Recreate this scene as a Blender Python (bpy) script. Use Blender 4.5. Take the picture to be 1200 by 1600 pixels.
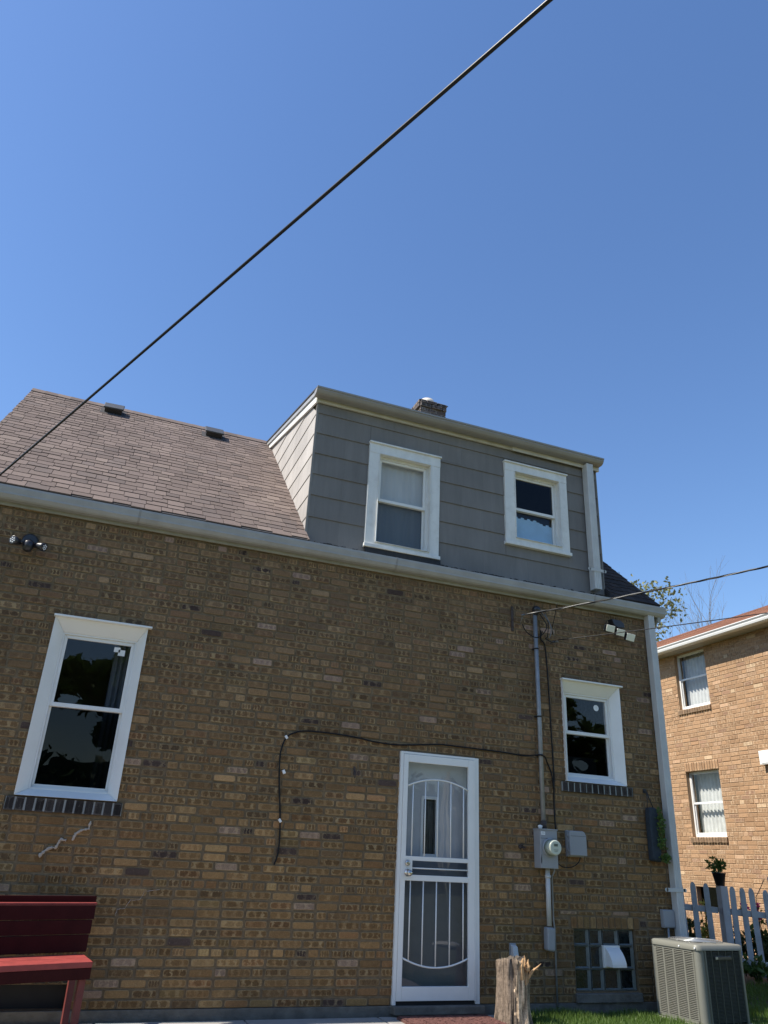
import bpy, math, random
import numpy as np
from mathutils import Vector, Matrix, noise

S = bpy.context.scene
for o in list(bpy.data.objects):
    bpy.data.objects.remove(o)
COL = S.collection
R = math.radians
random.seed(7)
rnd = random.uniform

# ------------------------------------------------------------------ camera
# world: X along the brick wall (right), Y into the house, Z up; the wall face is y = 0
FPX = 1182.2                       # focal length in photo pixels (1200 x 1600)
PP = (600.0, 800.0)
_V = (733.0, -1784.0); _H = (4080.0, 1520.0)
up_c = Vector((_V[0] - PP[0], _V[1] - PP[1], FPX)).normalized()
x_c = Vector((_H[0] - PP[0], _H[1] - PP[1], FPX)).normalized()
y_c = up_c.cross(x_c)
CAM = Vector((-3.0099, -7.2816, 1.1476))
right = Vector((x_c[0], y_c[0], up_c[0]))
down = Vector((x_c[1], y_c[1], up_c[1]))
fwd = Vector((x_c[2], y_c[2], up_c[2]))
cam_d = bpy.data.cameras.new('camera')
cam = bpy.data.objects.new('camera', cam_d); COL.objects.link(cam)
m = Matrix((right, -down, -fwd)).transposed().to_4x4()
m.translation = CAM
cam.matrix_world = m
cam_d.sensor_fit = 'VERTICAL'; cam_d.sensor_height = 24.0; cam_d.sensor_width = 18.0
cam_d.lens = FPX / 1600.0 * 24.0
cam_d.clip_end = 1000.0; cam_d.clip_start = 0.05
S.camera = cam

def project(p):
    d = Vector(p) - CAM
    z = d.dot(fwd)
    if z <= 0: return None
    return (PP[0] + FPX * d.dot(right) / z, PP[1] + FPX * d.dot(down) / z, z)

# ------------------------------------------------------------------ light
SUN_EL = R(53.0)
sun_to = Vector((-math.cos(SUN_EL), 0.022, math.sin(SUN_EL))).normalized()   # direction to the sun
w = bpy.data.worlds.new('World'); S.world = w; w.use_nodes = True
nt = w.node_tree
bg = nt.nodes['Background']
sky = nt.nodes.new('ShaderNodeTexSky'); sky.sky_type = 'NISHITA'; sky.sun_disc = False
sky.sun_elevation = SUN_EL
sky.sun_rotation = math.atan2(sun_to.x, sun_to.y)
sky.air_density = 1.2; sky.dust_density = 0.4; sky.ozone_density = 3.5; sky.altitude = 200
hs = nt.nodes.new('ShaderNodeHueSaturation'); hs.inputs['Saturation'].default_value = 1.13; hs.inputs['Hue'].default_value = 0.506
nt.links.new(sky.outputs[0], hs.inputs['Color']); nt.links.new(hs.outputs[0], bg.inputs['Color'])
bg.inputs['Strength'].default_value = 0.118
sd = bpy.data.lights.new('sun', 'SUN'); sd.energy = 5.0; sd.angle = R(0.53); sd.color = (1.0, 0.93, 0.82)
sun = bpy.data.objects.new('sun', sd); COL.objects.link(sun)
sun.rotation_euler = sun_to.to_track_quat('Z', 'Y').to_euler(); sun.location = (-30, 0, 40)
S.view_settings.view_transform = 'Standard'; S.view_settings.look = 'None'
S.view_settings.exposure = 0.70; S.view_settings.gamma = 1.0
S.view_settings.use_curve_mapping = False
S.cycles.max_bounces = 8; S.cycles.transparent_max_bounces = 12
S.cycles.caustics_reflective = False; S.cycles.caustics_refractive = False

# ------------------------------------------------------------------ materials
def mat(name, base=(0.5, 0.5, 0.5), rough=0.6, metal=0.0, var=0.12, scale=8.0, bump=0.0, bscale=60.0,
        dirt=0.0, dirt_col=(0.12, 0.10, 0.08), spec=0.5, streak=False):
    M = bpy.data.materials.new(name); M.use_nodes = True
    t = M.node_tree; N = t.nodes; L = t.links
    b = N['Principled BSDF']
    b.inputs['Roughness'].default_value = rough; b.inputs['Metallic'].default_value = metal
    b.inputs['Specular IOR Level'].default_value = spec
    geo = N.new('ShaderNodeNewGeometry')
    n1 = N.new('ShaderNodeTexNoise'); n1.inputs['Scale'].default_value = scale; n1.inputs['Detail'].default_value = 6
    src = geo.outputs['Position']
    if streak:
        mp = N.new('ShaderNodeMapping'); mp.inputs['Scale'].default_value = (1, 1, 0.12)
        L.new(src, mp.inputs[0]); L.new(mp.outputs[0], n1.inputs['Vector'])
    else:
        L.new(src, n1.inputs['Vector'])
    r1 = N.new('ShaderNodeMapRange'); L.new(n1.outputs['Fac'], r1.inputs[0])
    r1.inputs[1].default_value = 0.3; r1.inputs[2].default_value = 0.7
    r1.inputs[3].default_value = 1 - var; r1.inputs[4].default_value = 1 + var
    mul = N.new('ShaderNodeVectorMath'); mul.operation = 'SCALE'
    mul.inputs[0].default_value = base; L.new(r1.outputs[0], mul.inputs['Scale'])
    col = mul.outputs[0]
    if dirt > 0:
        n2 = N.new('ShaderNodeTexNoise'); n2.inputs['Scale'].default_value = scale * 0.45; n2.inputs['Detail'].default_value = 9
        n2.inputs['Roughness'].default_value = 0.7
        L.new(geo.outputs['Position'], n2.inputs['Vector'])
        r2 = N.new('ShaderNodeMapRange'); L.new(n2.outputs['Fac'], r2.inputs[0])
        r2.inputs[1].default_value = 0.48; r2.inputs[2].default_value = 0.72; r2.inputs[4].default_value = dirt
        mx = N.new('ShaderNodeMix'); mx.data_type = 'RGBA'
        L.new(r2.outputs[0], mx.inputs[0]); L.new(col, mx.inputs[6]); mx.inputs[7].default_value = (*dirt_col, 1)
        col = mx.outputs[2]
    L.new(col, b.inputs['Base Color'])
    if bump > 0:
        n3 = N.new('ShaderNodeTexNoise'); n3.inputs['Scale'].default_value = bscale; n3.inputs['Detail'].default_value = 5
        L.new(geo.outputs['Position'], n3.inputs['Vector'])
        bp = N.new('ShaderNodeBump'); bp.inputs['Strength'].default_value = bump; bp.inputs['Distance'].default_value = 0.01
        L.new(n3.outputs['Fac'], bp.inputs['Height']); L.new(bp.outputs[0], b.inputs['Normal'])
    return M

def brick_mat(name, mortar, mark_dark=0.58, cream=(0.37, 0.27, 0.14), smear=0.75, soot=0.50):
    """per-brick tint in attribute 'tint', kiln marks from attribute 'pat' and the brick's own UV"""
    M = bpy.data.materials.new(name); M.use_nodes = True
    t = M.node_tree; N = t.nodes; L = t.links; b = N['Principled BSDF']
    b.inputs['Roughness'].default_value = 0.9; b.inputs['Specular IOR Level'].default_value = 0.2
    tint = N.new('ShaderNodeAttribute'); tint.attribute_name = 'tint'
    pat = N.new('ShaderNodeAttribute'); pat.attribute_name = 'pat'
    sp = N.new('ShaderNodeSeparateColor'); L.new(pat.outputs['Color'], sp.inputs[0])
    uv = N.new('ShaderNodeUVMap'); uv.uv_map = 'UVMap'
    geo = N.new('ShaderNodeNewGeometry')
    def math_(op, a, b_=None, c=None):
        n = N.new('ShaderNodeMath'); n.operation = op
        for i, v in enumerate((a, b_, c)):
            if v is None: continue
            if isinstance(v, (int, float)): n.inputs[i].default_value = v
            else: L.new(v, n.inputs[i])
        return n.outputs[0]
    def rng(v, a, b_, c=0.0, d=1.0, smooth=True):
        n = N.new('ShaderNodeMapRange'); n.interpolation_type = 'SMOOTHSTEP' if smooth else 'LINEAR'
        L.new(v, n.inputs[0]); n.inputs[1].default_value = a; n.inputs[2].default_value = b_
        n.inputs[3].default_value = c; n.inputs[4].default_value = d
        return n.outputs[0]
    def mix(f, a, b_):
        n = N.new('ShaderNodeMix'); n.data_type = 'RGBA'
        if isinstance(f, float): n.inputs[0].default_value = f
        else: L.new(f, n.inputs[0])
        for i, v in ((6, a), (7, b_)):
            if isinstance(v, tuple): n.inputs[i].default_value = (*v, 1)
            else: L.new(v, n.inputs[i])
        return n.outputs[2]
    def scl(c, f):
        n = N.new('ShaderNodeVectorMath'); n.operation = 'SCALE'; L.new(c, n.inputs[0])
        if isinstance(f, float): n.inputs['Scale'].default_value = f
        else: L.new(f, n.inputs['Scale'])
        return n.outputs[0]
    def tex(scale, detail=5, rough=0.6, dist=0.0):
        n = N.new('ShaderNodeTexNoise'); n.inputs['Scale'].default_value = scale
        n.inputs['Detail'].default_value = detail; n.inputs['Roughness'].default_value = rough
        n.inputs['Distortion'].default_value = dist
        L.new(geo.outputs['Position'], n.inputs['Vector']); return n.outputs['Fac']
    su = N.new('ShaderNodeSeparateXYZ'); L.new(uv.outputs[0], su.inputs[0])
    u, v = su.outputs[0], su.outputs[1]
    wob = math_('SUBTRACT', tex(38, 3), 0.5)
    wob2 = math_('SUBTRACT', tex(90, 3), 0.5)
    # cells along the brick
    cells = math_('MULTIPLY_ADD', sp.outputs[2], 3.6, 1.0)
    uu = math_('FRACT', math_('ADD', math_('MULTIPLY', math_('ADD', u, math_('MULTIPLY', wob, 0.45)), cells), sp.outputs[1]))
    du = math_('MULTIPLY', math_('SUBTRACT', uu, 0.5), 1.02)
    dv = math_('MULTIPLY', math_('SUBTRACT', math_('ADD', v, math_('MULTIPLY', wob2, 0.7)), 0.5), 0.95)
    d = math_('POWER', math_('ADD', math_('POWER', math_('ABSOLUTE', du), 3.6), math_('POWER', math_('ABSOLUTE', dv), 3.6)), 0.2778)
    d = math_('ADD', d, math_('MULTIPLY', wob2, 0.16))
    core = rng(d, 0.25, 0.42, 1.0, 0.0)
    rim = math_('MULTIPLY', rng(d, 0.36, 0.43), rng(d, 0.45, 0.62, 1.0, 0.5))
    st = sp.outputs[0]
    base = tint.outputs['Color']
    g = rng(tex(30, 6, 0.7), 0.25, 0.75, 0.80, 1.20, False)
    fine = rng(tex(120, 4, 0.75), 0.25, 0.75, 0.74, 1.28, False)
    base = scl(scl(base, g), fine)
    c = mix(math_('MULTIPLY', math_('MULTIPLY', core, st), 1.0), base, scl(base, mark_dark))
    lightm = rng(tex(14, 4), 0.45, 0.62)
    c = mix(math_('MULTIPLY', math_('MULTIPLY', rim, st), math_('MULTIPLY_ADD', lightm, 0.6, 0.2)), c, cream)
    # blotches of cream lime on some bricks
    bl = rng(tex(34, 5, 0.7, 0.8), 0.60, 0.70)
    c = mix(math_('MULTIPLY', bl, 0.50), c, cream)
    # dark burnt pits
    pit = rng(tex(75, 3, 0.6), 0.68, 0.76)
    c = mix(math_('MULTIPLY', pit, 0.35), c, (0.030, 0.022, 0.015))
    # mortar smeared over the brick's edge
    eu = math_('MULTIPLY', math_('MINIMUM', u, math_('SUBTRACT', 1.0, u)), 3.2)
    ev = math_('MINIMUM', v, math_('SUBTRACT', 1.0, v))
    e = math_('MINIMUM', eu, ev)
    e = math_('ADD', e, math_('MULTIPLY', wob, 0.30))
    cu_ = math_('POWER', math_('ABSOLUTE', math_('MULTIPLY', math_('SUBTRACT', u, 0.5), 2.0)), 9.0)
    cv_ = math_('POWER', math_('ABSOLUTE', math_('MULTIPLY', math_('SUBTRACT', v, 0.5), 2.0)), 3.2)
    sq = math_('ADD', math_('ADD', cu_, cv_), math_('MULTIPLY', wob, 0.7))
    em = math_('MULTIPLY', rng(sq, 0.55, 1.0), smear)
    outl = math_('MULTIPLY', math_('MULTIPLY', rng(sq, 0.40, 0.62), rng(sq, 0.66, 0.86, 1.0, 0.0)), math_('MULTIPLY', rng(sp.outputs[1], 0.35, 0.55), 0.55))
    c = mix(outl, c, cream)
    mcol = scl(scl(N_rgb(N, mortar), g), 0.92)
    c = mix(em, c, mcol)
    # large weathering: sooty patches
    big = rng(tex(0.9, 5, 0.6), 0.45, 0.70)
    c = mix(math_('MULTIPLY', big, soot), c, scl(c, 0.55))
    L.new(c, b.inputs['Base Color'])
    h = math_('ADD', math_('MULTIPLY', tex(70, 5, 0.7), 1.0), math_('MULTIPLY', core, math_('MULTIPLY', st, -0.5)))
    bp = N.new('ShaderNodeBump'); bp.inputs['Strength'].default_value = 0.6; bp.inputs['Distance'].default_value = 0.006
    L.new(h, bp.inputs['Height']); L.new(bp.outputs[0], b.inputs['Normal'])
    return M

def N_rgb(N, c):
    n = N.new('ShaderNodeRGB'); n.outputs[0].default_value = (*c, 1); return n.outputs[0]

def tint_mat(name, rough=0.9, var=0.18, scale=60.0, bump=0.4, big=0.15, spec=0.2, streak=False):
    """colour from the attribute 'tint' with grain"""
    M = bpy.data.materials.new(name); M.use_nodes = True
    t = M.node_tree; N = t.nodes; L = t.links; b = N['Principled BSDF']
    b.inputs['Roughness'].default_value = rough; b.inputs['Specular IOR Level'].default_value = spec
    a = N.new('ShaderNodeAttribute'); a.attribute_name = 'tint'
    geo = N.new('ShaderNodeNewGeometry')
    n = N.new('ShaderNodeTexNoise'); n.inputs['Scale'].default_value = scale; n.inputs['Detail'].default_value = 6
    n.inputs['Roughness'].default_value = 0.75
    if streak:
        mp = N.new('ShaderNodeMapping'); mp.inputs['Scale'].default_value = (1, 1, 0.10)
        L.new(geo.outputs['Position'], mp.inputs[0]); L.new(mp.outputs[0], n.inputs['Vector'])
    else: L.new(geo.outputs['Position'], n.inputs['Vector'])
    r = N.new('ShaderNodeMapRange'); L.new(n.outputs['Fac'], r.inputs[0]); r.inputs[1].default_value = 0.25; r.inputs[2].default_value = 0.75
    r.inputs[3].default_value = 1 - var; r.inputs[4].default_value = 1 + var
    n2 = N.new('ShaderNodeTexNoise'); n2.inputs['Scale'].default_value = 1.7; n2.inputs['Detail'].default_value = 5
    L.new(geo.outputs['Position'], n2.inputs['Vector'])
    r2 = N.new('ShaderNodeMapRange'); L.new(n2.outputs['Fac'], r2.inputs[0]); r2.inputs[1].default_value = 0.3; r2.inputs[2].default_value = 0.7
    r2.inputs[3].default_value = 1 - big; r2.inputs[4].default_value = 1 + big
    mm = N.new('ShaderNodeMath'); mm.operation = 'MULTIPLY'; L.new(r.outputs[0], mm.inputs[0]); L.new(r2.outputs[0], mm.inputs[1])
    s = N.new('ShaderNodeVectorMath'); s.operation = 'SCALE'; L.new(a.outputs['Color'], s.inputs[0]); L.new(mm.outputs[0], s.inputs['Scale'])
    L.new(s.outputs[0], b.inputs['Base Color'])
    bp = N.new('ShaderNodeBump'); bp.inputs['Strength'].default_value = bump; bp.inputs['Distance'].default_value = 0.004
    L.new(n.outputs['Fac'], bp.inputs['Height']); L.new(bp.outputs[0], b.inputs['Normal'])
    return M

def glass_mat(name, tint=(0.75, 0.78, 0.8), ior=1.5, boost=1.6, rough=0.0, wave=0.04):
    M = bpy.data.materials.new(name); M.use_nodes = True
    t = M.node_tree; N = t.nodes; L = t.links
    N.remove(N['Principled BSDF']); out = N['Material Output']
    fr = N.new('ShaderNodeLayerWeight'); fr.inputs[0].default_value = 0.5
    pw = N.new('ShaderNodeMath'); pw.operation = 'POWER'; L.new(fr.outputs['Facing'], pw.inputs[0]); pw.inputs[1].default_value = 4.0
    mu = N.new('ShaderNodeMath'); mu.operation = 'MULTIPLY_ADD'; mu.use_clamp = True
    L.new(pw.outputs[0], mu.inputs[0]); mu.inputs[1].default_value = 0.9; mu.inputs[2].default_value = 0.06 * boost
    tr = N.new('ShaderNodeBsdfTransparent'); tr.inputs[0].default_value = (*tint, 1)
    gl = N.new('ShaderNodeBsdfGlossy'); gl.inputs['Roughness'].default_value = rough
    geo = N.new('ShaderNodeNewGeometry')
    n = N.new('ShaderNodeTexNoise'); n.inputs['Scale'].default_value = 3.0; n.inputs['Detail'].default_value = 1
    L.new(geo.outputs['Position'], n.inputs['Vector'])
    bp = N.new('ShaderNodeBump'); bp.inputs['Strength'].default_value = wave; bp.inputs['Distance'].default_value = 0.05
    L.new(n.outputs['Fac'], bp.inputs['Height']); L.new(bp.outputs[0], gl.inputs['Normal'])
    mx = N.new('ShaderNodeMixShader')
    L.new(mu.outputs[0], mx.inputs[0]); L.new(tr.outputs[0], mx.inputs[1]); L.new(gl.outputs[0], mx.inputs[2])
    L.new(mx.outputs[0], out.inputs[0])
    return M

def leaf_mat(name, col, trans=0.35):
    M = bpy.data.materials.new(name); M.use_nodes = True
    t = M.node_tree; N = t.nodes; L = t.links; b = N['Principled BSDF']; out = N['Material Output']
    b.inputs['Roughness'].default_value = 0.55
    geo = N.new('ShaderNodeNewGeometry')
    n = N.new('ShaderNodeTexNoise'); n.inputs['Scale'].default_value = 9.0; n.inputs['Detail'].default_value = 4
    L.new(geo.outputs['Position'], n.inputs['Vector'])
    mx = N.new('ShaderNodeMix'); mx.data_type = 'RGBA'
    L.new(n.outputs['Fac'], mx.inputs[0])
    mx.inputs[6].default_value = (*[c * 0.55 for c in col], 1); mx.inputs[7].default_value = (*[c * 1.5 for c in col], 1)
    L.new(mx.outputs[2], b.inputs['Base Color'])
    tl = N.new('ShaderNodeBsdfTranslucent'); L.new(mx.outputs[2], tl.inputs[0])
    ms = N.new('ShaderNodeMixShader'); ms.inputs[0].default_value = trans
    L.new(b.outputs[0], ms.inputs[1]); L.new(tl.outputs[0], ms.inputs[2]); L.new(ms.outputs[0], out.inputs[0])
    return M

MORTAR = (0.178, 0.129, 0.078)
M = {}
M['brick'] = brick_mat('common_brick', MORTAR)
M['mortar'] = mat('mortar', MORTAR, 0.95, var=0.22, scale=25, bump=0.5, bscale=120, dirt=0.5, dirt_col=(0.115, 0.082, 0.042), spec=0.2)
NMORTAR = (0.38, 0.25, 0.15)
M['nbrick'] = brick_mat('tan_brick', NMORTAR, 0.82, (0.56, 0.43, 0.29), 0.5, soot=0.05)
M['nmortar'] = mat('pale_mortar', NMORTAR, 0.95, var=0.12, scale=25, bump=0.3, spec=0.2)
M['sillbrick'] = brick_mat('dark_sill_brick', (0.10, 0.09, 0.08), 0.7, (0.16, 0.14, 0.12), 0.4)
M['chimneybrick'] = brick_mat('sooty_brick', (0.22, 0.19, 0.18), 0.6, (0.4, 0.36, 0.33), 0.5)
M['white'] = mat('white_vinyl', (0.74, 0.735, 0.70), 0.38, var=0.03, scale=5, dirt=0.12, dirt_col=(0.45, 0.42, 0.36))
M['whitewood'] = mat('white_painted_wood', (0.70, 0.695, 0.66), 0.55, var=0.06, scale=14, bump=0.15, dirt=0.3, dirt_col=(0.34, 0.31, 0.26), streak=True)
M['gutter'] = mat('weathered_grey_gutter', (0.325, 0.325, 0.32), 0.5, var=0.08, scale=6, dirt=0.35, dirt_col=(0.20, 0.19, 0.17), streak=False)
M['gutter2'] = mat('beige_gutter', (0.265, 0.258, 0.25), 0.5, var=0.07, scale=5, dirt=0.25, dirt_col=(0.2, 0.18, 0.15))
M['frieze'] = mat('aged_cream_board', (0.29, 0.28, 0.23), 0.65, var=0.12, scale=9, bump=0.1, dirt=0.4, dirt_col=(0.18, 0.17, 0.12))
M['spout'] = mat('painted_downspout', (0.50, 0.50, 0.48), 0.45, var=0.06, scale=7, dirt=0.2, dirt_col=(0.35, 0.34, 0.32))
M['siding'] = tint_mat('grey_cement_siding', 0.75, 0.13, 10.0, 0.12, 0.10, streak=True)
M['shingle'] = tint_mat('asphalt_shingle', 0.95, 0.30, 160.0, 0.6, 0.08)
M['membrane'] = mat('dark_roofing', (0.035, 0.035, 0.04), 0.9, var=0.2, scale=20, bump=0.3)
M['tar'] = mat('black_tar', (0.012, 0.012, 0.013), 0.6, var=0.3, scale=30, bump=0.6)
M['interior'] = mat('interior_plaster', (0.30, 0.28, 0.25), 0.9, var=0.05)
M['dark'] = mat('dark_interior', (0.03, 0.03, 0.032), 0.9, var=0.1)
M['curtain'] = mat('pale_curtain', (0.62, 0.60, 0.55), 0.9, var=0.08, scale=6, streak=True)
M['screen'] = mat('grey_screen', (0.10, 0.11, 0.12), 0.7, var=0.06)
M['glass'] = glass_mat('window_glass', (0.86, 0.88, 0.90), boost=0.9)
M['screenglass'] = glass_mat('screened_glass', (0.42, 0.45, 0.48), boost=0.75)
M['darkglass'] = glass_mat('dark_glass', (0.20, 0.21, 0.22), boost=0.45)
M['block'] = mat('glass_block', (0.012, 0.016, 0.016), 0.15, var=0.5, scale=22, spec=0.45, bump=0.35, bscale=18)
M['blockedge'] = mat('glass_block_edge', (0.12, 0.14, 0.14), 0.3, var=0.15, scale=20)
M['grout'] = mat('grey_grout', (0.30, 0.32, 0.305), 0.8, var=0.1, scale=30, dirt=0.3)
M['concrete'] = mat('concrete', (0.30, 0.285, 0.26), 0.9, var=0.12, scale=5, bump=0.3, bscale=90, dirt=0.3, dirt_col=(0.24, 0.22, 0.20))
M['footing'] = mat('damp_concrete', (0.13, 0.12, 0.10), 0.9, var=0.25, scale=10, bump=0.7, bscale=40, dirt=0.6, dirt_col=(0.06, 0.055, 0.05))
M['gasket'] = mat('black_joint', (0.012, 0.012, 0.012), 0.9)
M['boxgrey'] = mat('grey_painted_steel', (0.28, 0.29, 0.30), 0.4, var=0.05, scale=6, dirt=0.12, dirt_col=(0.25, 0.25, 0.25))
M['plasticgrey'] = mat('grey_plastic', (0.27, 0.28, 0.29), 0.5, var=0.04, scale=5)
M['conduit'] = mat('galvanised_pipe', (0.26, 0.27, 0.275), 0.45, metal=0.3, var=0.12, scale=18, dirt=0.3, dirt_col=(0.2, 0.19, 0.18))
M['steel'] = mat('brushed_steel', (0.55, 0.52, 0.48), 0.25, metal=1.0, var=0.05)
M['black'] = mat('black_rubber', (0.012, 0.012, 0.014), 0.5, var=0.1)
M['blackplastic'] = mat('black_plastic', (0.02, 0.02, 0.025), 0.35, var=0.1)
M['lamp'] = mat('cream_lamp_lens', (0.72, 0.72, 0.62), 0.3, var=0.05, scale=20)
M['led'] = mat('led_lens', (0.8, 0.82, 0.85), 0.15)
M['meterface'] = mat('meter_face', (0.52, 0.56, 0.46), 0.25, var=0.04)
M['meterring'] = mat('meter_ring', (0.20, 0.23, 0.18), 0.2, var=0.1)
M['lcd'] = mat('meter_display', (0.10, 0.12, 0.09), 0.3)
M['label'] = mat('paper_label', (0.75, 0.75, 0.73), 0.6)
M['caulk'] = mat('pale_caulk', (0.38, 0.325, 0.265), 0.8, var=0.15, scale=40)
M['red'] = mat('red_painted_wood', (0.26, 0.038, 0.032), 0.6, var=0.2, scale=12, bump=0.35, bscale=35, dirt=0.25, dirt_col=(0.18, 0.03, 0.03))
M['shadered'] = mat('shaded_red_painted_wood', (0.036, 0.0065, 0.006), 0.85, var=0.12, scale=9, bump=0.25, bscale=35, dirt=0.2, dirt_col=(0.05, 0.01, 0.012), spec=0.15)  # same red as the seat, with the shade put into the colour
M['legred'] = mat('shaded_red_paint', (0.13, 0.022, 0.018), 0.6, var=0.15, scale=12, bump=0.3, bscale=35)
M['acpaint'] = mat('grey_green_metal', (0.165, 0.166, 0.142), 0.45, var=0.04, scale=4, dirt=0.15, dirt_col=(0.2, 0.19, 0.14))
M['accoil'] = mat('dark_coil', (0.015, 0.016, 0.015), 0.6, var=0.2, scale=40)
M['fanguard'] = mat('fan_guard', (0.40, 0.41, 0.40), 0.3, metal=0.6)
M['fence'] = mat('weathered_white_fence', (0.50, 0.50, 0.49), 0.75, var=0.12, scale=10, bump=0.3, bscale=30, dirt=0.5, dirt_col=(0.22, 0.21, 0.18), streak=True)
M['bark'] = mat('bark', (0.125, 0.092, 0.065), 0.95, var=0.45, scale=22, bump=1.0, bscale=60, dirt=0.6, dirt_col=(0.07, 0.055, 0.045))
M['rawwood'] = mat('torn_wood', (0.42, 0.26, 0.13), 0.85, var=0.25, scale=20, bump=0.6, bscale=70, dirt=0.4, dirt_col=(0.25, 0.12, 0.05))
M['twig'] = mat('twig_bark', (0.20, 0.17, 0.14), 0.9, var=0.2)
M['leafpale'] = leaf_mat('pale_leaf', (0.16, 0.17, 0.07))
M['leafgreen'] = leaf_mat('green_leaf', (0.085, 0.15, 0.03))
M['leafdark'] = leaf_mat('dark_leaf', (0.035, 0.075, 0.02), 0.2)
M['leafyellow'] = leaf_mat('yellow_leaf', (0.35, 0.36, 0.08))
M['petal'] = leaf_mat('magenta_petal', (0.50, 0.03, 0.22))
M['grass'] = leaf_mat('grass_blade', (0.10, 0.17, 0.03), 0.4)
M['soil'] = mat('lawn_soil', (0.105, 0.110, 0.045), 0.95, var=0.35, scale=3, bump=0.6, bscale=30)
M['mulch'] = mat('dark_mulch', (0.03, 0.024, 0.018), 0.95, var=0.4, scale=30, bump=0.8, bscale=50)
M['mat'] = mat('red_brown_doormat', (0.13, 0.055, 0.045), 0.95, var=0.4, scale=70, bump=1.0, bscale=150)
M['potblack'] = mat('black_pot', (0.015, 0.015, 0.017), 0.4)
M['bag'] = mat('blue_black_fabric', (0.02, 0.03, 0.04), 0.85, var=0.2, scale=30)
M['nroof'] = tint_mat('brown_roof_shingle', 0.95, 0.2, 80, 0.4)
M['soffit'] = mat('beige_soffit', (0.40, 0.38, 0.33), 0.6, var=0.05, scale=5)
M['ngutter'] = mat('white_gutter', (0.70, 0.70, 0.68), 0.4, var=0.04)
M['bluepaper'] = mat('blue_paper', (0.42, 0.62, 0.78), 0.8, var=0.08, scale=9)
M['rust'] = mat('rusty_iron', (0.06, 0.045, 0.04), 0.8, var=0.3, scale=40)
M['cable'] = mat('cable_jacket', (0.006, 0.006, 0.008), 0.42, spec=0.25)
M['barewire'] = mat('aluminium_wire', (0.16, 0.16, 0.155), 0.45, metal=0.5)
M['umbrella'] = mat('cream_canvas', (0.62, 0.56, 0.46), 0.9, var=0.08)

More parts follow.
